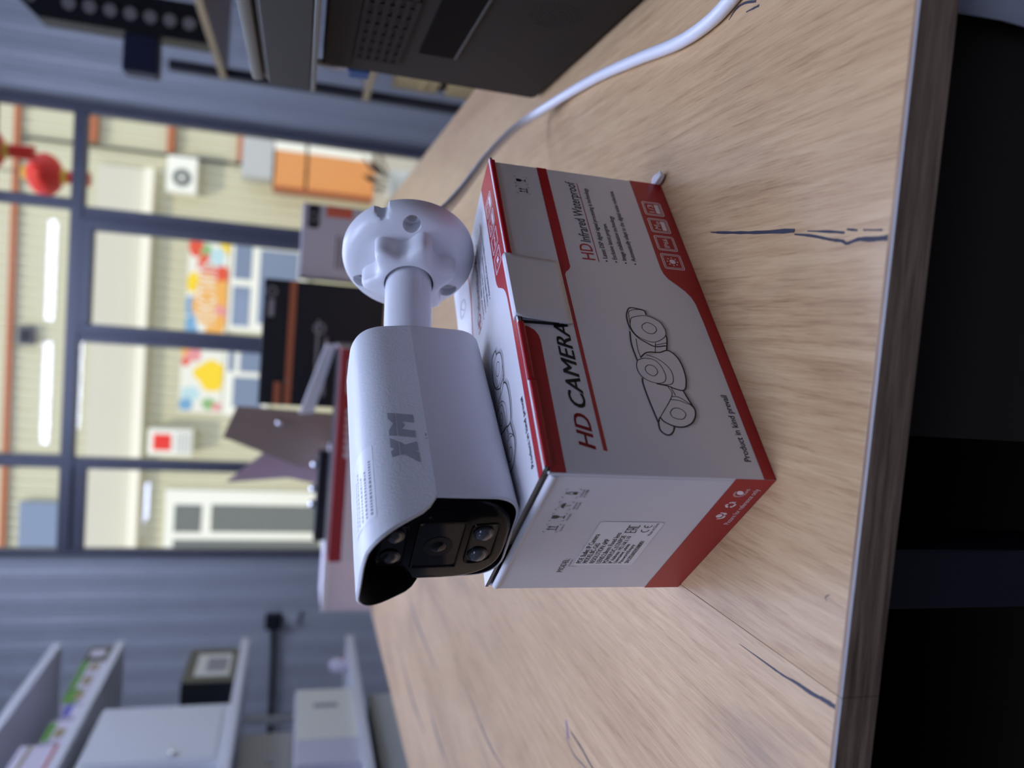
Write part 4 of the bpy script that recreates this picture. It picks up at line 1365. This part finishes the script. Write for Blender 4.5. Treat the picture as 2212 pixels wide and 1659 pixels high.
# local: x to the right, y away from the viewer; visible side is x = 0
MB().bbox(0.0, 0.086, -0.46, -0.004, 0.0015, 0.190, 0.006).build('body', M['mach'], tm, smooth=40)
MB().bbox(0.004, 0.082, -0.45, -0.012, 0.0, 0.004, 0.001).build('foot_strip', M['hole'], tm)
MB().bbox(-0.001, 0.02, -0.46, -0.012, 0.1665, 0.1905, 0.002).build('trim_panel', M['mach'], tm)
hd = MB().bbox(-0.010, 0.086, -0.47, 0.030, 0.1945, 0.238, 0.004).build('head', M['mach_top'], tm, smooth=40)
MB().bbox(-0.013, -0.008, -0.468, 0.026, 0.199, 0.234, 0.0015).build('side_plate', M['mach_top'], hd)
MB().bbox(-0.014, -0.0105, -0.468, 0.030, 0.1945, 0.1985, 0.001).build('lower_rib', M['mach_lid'], hd)
MB().bbox(-0.012, 0.086, -0.47, 0.028, 0.2385, 0.2480, 0.003).build('lid', M['mach_lid'], tm, smooth=40)
# vent slots: a raised grid of bars over a black pocket
vz0, vz1, vy0, vy1 = 0.1325, 0.1655, -0.175, -0.043
vent = MB().box(-0.0004, 0.0, vy0, vy1, vz0, vz1).build('vent_pocket', M['hole'], tm)
for i in range(6):
    z = vz0 + (vz1 - vz0) * i / 5
    MB().box(-0.0018, 0.0, vy0, vy1, z - 0.0017, z + 0.0017).build('vent_bar', M['mach'], vent)
for i in range(8):
    y = vy0 + (vy1 - vy0) * i / 7
    MB().box(-0.0012, 0.0, y - 0.0036, y + 0.0036, vz0, vz1).build('vent_bar', M['mach'], vent)
dw = MB().bbox(-0.0012, 0.001, -0.20, -0.078, 0.0915, 0.1195, 0.0008).build('display_window', M['mach_win'], tm)
MB().bbox(-0.0016, 0.001, -0.20, -0.078, 0.0895, 0.0917, 0.0006).build('window_rim', M['mach_top'], dw)
sp_ = MB()
for ring_, cnt in ((0.004, 6), (0.008, 12), (0.012, 18), (0.016, 22), (0.0195, 26)):
    for k in range(cnt):
        a = 2 * math.pi * k / cnt
        y, z = -0.190 + ring_ * math.cos(a), 0.045 + ring_ * 0.85 * math.sin(a)
        sp_.lathe([(0.0010, -0.0003), (0.0010, 0.0002)], 6, 'x', (0, y, z))
o = sp_.build('speaker_holes', M['hole'], tm); o['kind'] = 'stuff'
us = empty('usb_plug', 'small blue plug with a pale cord at the far edge of the black terminal', 'plug', (0.212, 0.697, DZ + 0.150))
MB().bbox(-0.002, 0.012, 0.0, 0.020, 0.0, 0.019, 0.002).build('plug_body', M['blue'], us)
MB().tube([(0.004, 0.008, 0.018), (0.002, 0.010, 0.030), (0.006, 0.016, 0.044)], 0.0028, 8).build('cord', M['cable'], us, smooth=60)

# ================================================================== CARTONS ON THE FAR END OF THE COUNTER
bc = empty('black_carton', 'tall black carton with orange stripes at the far end of the counter', 'carton', (-0.07, 1.90, DZ))
MB().bbox(-0.147, 0.147, -0.0, 0.17, 0, 0.280, 0.003).build('carton_body', M['blackc'], bc)
pr = Print(); pr.rect(-146, 206, 146, 222); pr.rect(-146, 230, -92, 246)
pr.build('orange_print', M['brick'], bc, lambda x, y: (x / 1000, -0.0004, y / 1000))
pr = Print(); pr.rect(-90, 215, -86, 222); pr.ring(118, 262, 10, 4); pr.rect(60, 255, 100, 268); pr.rect(-120, 150, 60, 156); pr.rect(-120, 130, 20, 136); pr.ring(40, 150, 12, 4)
pr.build('grey_print', M['p_grey'], bc, lambda x, y: (x / 1000, -0.0006, y / 1000))
wc = empty('grey_carton', 'pale grey carton with a black round badge beside the black carton', 'carton', (0.175, 1.92, DZ))
MB().bbox(-0.087, 0.087, 0, 0.13, 0, 0.205, 0.003).build('carton_body', M['lilac'], wc)
pr = Print(); pr.rrect(30, 165, 84, 192, 8); pr.build('badge', M['blackc'], wc, lambda x, y: (x / 1000, -0.0004, y / 1000))
pr = Print()
for k in range(5):
    pr.rect(-60, 120 - 9 * k, 20 - 8 * (k % 2), 123 - 9 * k)
pr.build('black_print', M['blackc'], wc, lambda x, y: (x / 1000, -0.0004, y / 1000))
pr = Print(); pr.ring(57, 178, 10, 3); pr.build('badge_ring', M['p_grey'], wc, lambda x, y: (x / 1000, -0.0007, y / 1000))
pr = Print(); pr.rect(60, 90, 84, 150); pr.build('orange_print', M['p_orange'], wc, lambda x, y: (x / 1000, -0.0005, y / 1000))
wh = empty('white_carton', 'flat pinkish-white carton lying at the far left of the counter behind the red carton', 'carton', (-0.50, 1.74, DZ))
MB().bbox(-0.158, 0.20, 0, 0.16, 0, 0.112, 0.003).build('carton_body', M['packw'], wh)
MB().bbox(-0.158, 0.20, -0.001, 0.001, 0.100, 0.113, 0.0005).build('lid_edge', M['sticker'], wh)
rc_ = empty('red_carton', 'long dark red carton with its white-edged lid open, behind the bullet camera', 'carton', (-0.255, 1.50, DZ))
MB().bbox(-0.215, 0.20, 0, 0.15, 0, 0.118, 0.003).build('carton_body', M['maroon'], rc_)
MB().bbox(-0.205, 0.19, 0.01, 0.14, 0.116, 0.1195, 0.001).build('dark_inside', M['blackc'], rc_)
MB().bbox(0.197, 0.203, 0.0, 0.15, 0, 0.122, 0.001).build('end_edge', M['p_grey'], rc_)
MB().bbox(-0.215, 0.02, -0.003, 0.0, 0.060, 0.092, 0.001).build('white_edge', M['lilac'], rc_)
q = MB()
lid_pts = [(0.200, 0.122), (0.060, 0.158), (0.056, 0.186), (0.200, 0.142)]
q.prism([(x, z) for x, z in lid_pts], 0.10, 0.13, 'y'); q.build('open_lid', M['sticker'], rc_)
pr = Print(); pr.rrect(110, 84, 180, 102, 8); [pr.rect(-10 + 14 * k_, 90, -1 + 14 * k_, 100) for k_ in range(7)]; [pr.rect(-10 + 10 * k_, 72, -3 + 10 * k_, 79) for k_ in range(11)]
pr.build('pale_print', M['lilac'], rc_, lambda x, y: (x / 1000, -0.0004, y / 1000))
pr = Print(); pr.rect(160, 70, 190, 84); pr.build('blue_mark', M['bluep'], rc_, lambda x, y: (x / 1000, -0.0006, y / 1000))
bb = empty('brown_board', 'grey-brown board with a chrome stud standing on edge left of the black carton', 'board', (-0.268, 1.90, DZ))
q = MB(); q.prism([(-0.105, 0.0), (0.035, 0.0), (0.044, 0.325), (-0.030, 0.352), (-0.095, 0.176)], 0, 0.008, 'y'); q.build('panel', M['board'], bb)
MB().lathe([(0.001, -0.010), (0.006, -0.008), (0.009, -0.002), (0.009, 0.0)], 16, 'y', (0.0105, 0, 0.228)).build('stud', M['chrome'], bb, smooth=60)
q = MB(); q.prism([(-0.10, 0.0), (0.04, 0.0), (0.035, 0.16), (0.02, 0.24), (-0.075, 0.345), (-0.06, 0.2)], 0, 0.004, 'y')
o = q.build('plastic_sleeve', M['clearp']); o.location = (-0.342, 1.96, DZ)
tag(o, 'mauve plastic sleeve leaning behind the brown board', 'sleeve')
gd = empty('black_gadget', 'small black gadget with chrome knobs lying between the cartons', 'gadget', (-0.40, 1.70, DZ + 0.113))
MB().bbox(-0.10, 0.10, 0.05, 0.09, 0, 0.026, 0.004).build('gadget_body', M['blackc'], gd)
for x in (-0.02, 0.015, 0.07):
    MB().lathe([(0.008, 0.0), (0.010, 0.006), (0.006, 0.014), (0.001, 0.016)], 16, 'z', (x, 0.07, 0.024)).build('knob', M['chrome'], gd, smooth=60)

# ================================================================== WHITE SHELVING ON THE LEFT
SX0, SX1, SY0, SY1 = -1.84, -1.48, 1.3, 3.60
sh_ = empty('shelving_unit', 'white shelving unit of four boards along the left', 'shelves', (0, 0, 0))
SZ = [DZ + v for v in (1.113, 0.868, 0.354, -0.106)]
for z in SZ:
    bd = MB().bbox(SX0, SX1, SY0, SY1, z - 0.022, z + 0.006, 0.002).build('shelf_board', M['shelf'], sh_)
    MB().bbox(SX1 - 0.002, SX1 + 0.006, SY0, SY1, z - 0.026, z + 0.008, 0.002).build('front_lip', M['shelf'], bd)
for y in (SY0 + 0.02, SY1 - 0.04):
    MB().bbox(SX0 - 0.03, SX0, y, y + 0.03, 0, SZ[0] + 0.1, 0.003).build('upright', M['steel_grey'], sh_)
def pack(name, label, cat, y0, y1, z, h, d, mats, x1=SX1 - 0.012, group=None, extra=None):
    """carton on a shelf: front faces +X, near end faces -Y"""
    r = empty(name, label, cat, (x1, y0, z), 0, group)
    MB().bbox(-d, 0, 0, y1 - y0, 0, h, 0.003).build('carton_body', mats[0], r)
    for i_, (a0, a1, b0, b1, m) in enumerate(extra or []):
        w = y1 - y0
        MB().box(0, 0.0008 + 0.0006 * i_, w * a0, w * a1, h * b0, h * b1).build('front_print', m, r)
    return r
S1, S2, S3, S4 = [z + 0.0065 for z in SZ]
pack('small_pack', 'dark small pack with a white picture, farthest on the second shelf', 'pack', 3.45, 3.59, S2, 0.10, 0.10, [M['olive']], group='small packs on the second shelf', extra=[(0.25, 0.75, 0.3, 0.85, M['packw'])])
for i, (y0, y1, h) in enumerate(((3.33, 3.44, 0.095), (3.20, 3.32, 0.09), (3.08, 3.19, 0.085))):
    pack('small_pack', ['green and white small pack next to the dark pack', 'green and white small pack in the middle of the second shelf row', 'brightest green small pack on the second shelf, nearest of its three'][i], 'pack', y0, y1, S2, h, 0.11, [M['packw']],
         group='small packs on the second shelf', extra=[(0, 1, 0.72 if i < 2 else 0.4, 1.0, M['green']), (0.2, 0.8, 0.25, 0.6, M['tan'])])
pack('small_pack', 'white small pack with a blue top on the second shelf', 'pack', 2.98, 3.06, S2, 0.055, 0.10, [M['packw']], group='small packs on the second shelf', extra=[(0, 1, 0.6, 1.0, M['bluep'])])
pack('small_pack', 'white and green small pack beside the red-striped carton', 'pack', 2.81, 2.95, S2, 0.075, 0.10, [M['packw']], group='small packs on the second shelf', extra=[(0, 0.9, 0.7, 1.0, M['green']), (0.15, 0.6, 0.2, 0.6, M['tan'])])
pack('striped_carton', 'white carton with red and tan stripes, nearest on the second shelf', 'carton', 2.52, 2.79, S2, 0.125, 0.20, [M['packw']], extra=[(0, 1, 0.08, 0.16, M['p_red']), (0, 1, 0.70, 0.78, M['tan'])])
pack('photo_carton', 'black carton with a grey photo on its front, far end of the third shelf', 'carton', 3.20, 3.53, S3, 0.205, 0.26, [M['blackc']], extra=[(0.02, 0.98, 0.02, 0.98, M['olive']), (0.18, 0.82, 0.14, 0.80, M['cream']), (0.3, 0.7, 0.2, 0.6, M['p_grey'])])
ec = empty('metal_cabinet', 'large white metal cabinet with a key lock on the third shelf', 'cabinet', (SX1 - 0.012, 2.62, S3))
MB().bbox(-0.33, 0, 0, 0.40, 0, 0.44, 0.004).build('cabinet_body', M['steel_white'], ec)
dr = MB().bbox(0.0, 0.006, 0.015, 0.385, 0.02, 0.42, 0.003).build('door', M['steel_white'], ec)
MB().lathe([(0.012, 0.006), (0.012, 0.016)], 16, 'x', (0, 0.05, 0.16)).build('lock', M['chrome'], dr)
MB().lathe([(0.004, 0.016), (0.004, 0.03)], 8, 'x', (0, 0.05, 0.16)).build('key', M['chrome'], dr)
gb = empty('grey_cabinet', 'grey metal cabinet with a round knockout on the lowest shelf board', 'cabinet', (SX1 - 0.16, 2.50, S4))
MB().bbox(-0.18, 0, 0, 0.56, 0, 0.42, 0.004).build('cabinet_body', M['steel_grey'], gb)
MB().lathe([(0.018, 0.0), (0.018, 0.003)], 18, 'x', (0, 0.36, 0.30)).build('knockout', M['wallp'], gb)
pack('cream_carton', 'cream carton with a lilac end on the lowest shelf board', 'carton', 2.56, 3.10, S4, 0.225, 0.14, [M['lilac']], extra=[(0.3, 1.0, 0.02, 0.98, M['cream']), (0.0, 0.3, 0.02, 0.98, M['lilac']), (0.72, 0.78, 0.3, 0.7, M['p_grey'])])
r = empty('white_pouch', 'small white rolled pouch with a red mark at the end of the lowest board', 'pouch', (SX1 - 0.05, 3.40, S4), 0)
q = MB(); q.lathe([(0.001, 0.0), (0.030, 0.002), (0.034, 0.03), (0.030, 0.06), (0.016, 0.078), (0.001, 0.08)], 20); q.build('pouch_body', M['packw'], r, smooth=60)
MB().box(0.0325, 0.0345, -0.012, 0.012, 0.022, 0.036).build('red_mark', M['p_red'], r)
lc = empty('low_cabinet', 'pale low cabinet standing on the floor under the shelving', 'cabinet', (-1.86, 1.4, 0))
MB().bbox(0, 0.34, 0, 1.70, 0.02, 0.585, 0.004).build('cabinet_body', M['steel_grey'], lc)
MB().bbox(0.342, 0.348, 0.03, 0.84, 0.04, 0.56, 0.002).build('door', M['steel_grey'], lc)
MB().bbox(0.342, 0.348, 0.86, 1.67, 0.04, 0.56, 0.002).build('door', M['steel_grey'], lc)
MB().bbox(0.02, 0.32, 0.02, 1.68, 0, 0.02, 0.002).build('plinth', M['rackm'], lc)

# plug and outlet on the back wall
r = empty('wall_socket', 'white wall socket beside the black plug on the ribbed wall', 'socket', (-1.76, 4.588, DZ + 0.14))
MB().bbox(-0.045, 0.045, -0.022, 0, -0.045, 0.045, 0.006).build('socket_plate', M['steel_white'], r)
MB().lathe([(0.026, -0.026), (0.026, -0.020)], 20, 'y').build('socket_face', M['shelf'], r)
r = empty('black_plug', 'black plug box with a thick cord running left on the ribbed wall', 'plug', (-1.775, 4.588, DZ + 0.240))
MB().bbox(-0.042, 0.042, -0.06, 0, -0.045, 0.045, 0.006).build('plug_body', M['blackc'], r)
MB().tube([(-0.04, -0.03, 0.0), (-0.20, -0.03, -0.010), (-0.42, -0.03, -0.014), (-0.80, -0.03, -0.02)], 0.015, 10).build('cord', M['cord'], r, smooth=60)

# ================================================================== RACK ON THE RIGHT
rk = empty('storage_rack', 'dark rack with brown wooden boards along the right, behind the terminal', 'rack', (0, 0, 0))
KX0, KX1, KY0, KY1 = 0.70, 1.08, 1.35, 2.62
for z, t in ((DZ + 0.475, 0.02), (DZ + 0.045, 0.02), (DZ - 0.42, 0.02)):
    MB().bbox(KX0, KX1, KY0, KY1, z - t, z, 0.002).build('rack_board', M['shelfwood'], rk)
for x, y in ((KX0 + 0.0, KY1 - 0.03), (KX1 - 0.03, KY1 - 0.03), (KX0 + 0.0, KY0), (KX1 - 0.03, KY0)):
    MB().bbox(x + 0.001, x + 0.03, y, y + 0.03, 0, DZ + 0.62, 0.003).build('rack_post', M['rackm'], rk)
MB().bbox(KX1 - 0.01, KX1, KY0, KY1, 0.2, DZ + 0.62, 0.002).build('rack_back', M['rackm'], rk)
for k, (z0, h, y0) in enumerate(((DZ - 0.4199, 0.22, 2.32), (DZ - 0.2098, 0.18, 2.32))):
    r = empty('wooden_crate', ['lower pale wooden crate in the dark rack', 'upper pale wooden crate in the dark rack'][k], 'crate', (KX0 + 0.04, y0, z0), 0, 'wooden crates in the rack')
    MB().bbox(0, 0.24, 0, 0.24, 0.03, h - 0.01, 0.003).build('crate_body', M['pine'], r)
    for fy in (0.0, 0.20):
        MB().bbox(0.01, 0.23, fy, fy + 0.04, 0.0, 0.03, 0.002).build('runner', M['rackm'], r)
    MB().bbox(-0.004, 0.0, 0.02, 0.22, h * 0.38, h * 0.46, 0.001).build('crate_slat', M['pine'], r)
bx_ = empty('power_strip', 'upright black power strip with a row of round sockets on the rack', 'power strip', (0.70, 2.30, DZ + 0.4755))
q = MB(); q.prism([(-0.0, 0.0), (0.10, 0.0), (0.10, 0.46), (0.045, 0.46), (0.0, 0.41)], 0, 0.07, 'y'); q.build('strip_body', M['blackc'], bx_)
for k in range(7):
    MB().lathe([(0.016, -0.006), (0.016, 0.0)], 16, 'y', (0.045, 0, 0.05 + 0.048 * k)).build('socket', M['p_grey'], bx_)
MB().lathe([(0.010, -0.006), (0.010, 0.0)], 16, 'y', (0.045, 0, 0.425)).build('switch', M['p_grey'], bx_)
r = empty('blue_block', 'dark blue block hanging at the left of the upright power strip', 'block', (0.60, 2.30, DZ + 0.60))
MB().bbox(0, 0.098, 0, 0.06, 0, 0.085, 0.004).build('block_body', M['bracket'], r)
MB().bbox(0.0, 0.006, -0.002, 0.0, 0.01, 0.075, 0.0005).build('block_edge', M['rackm'], r)
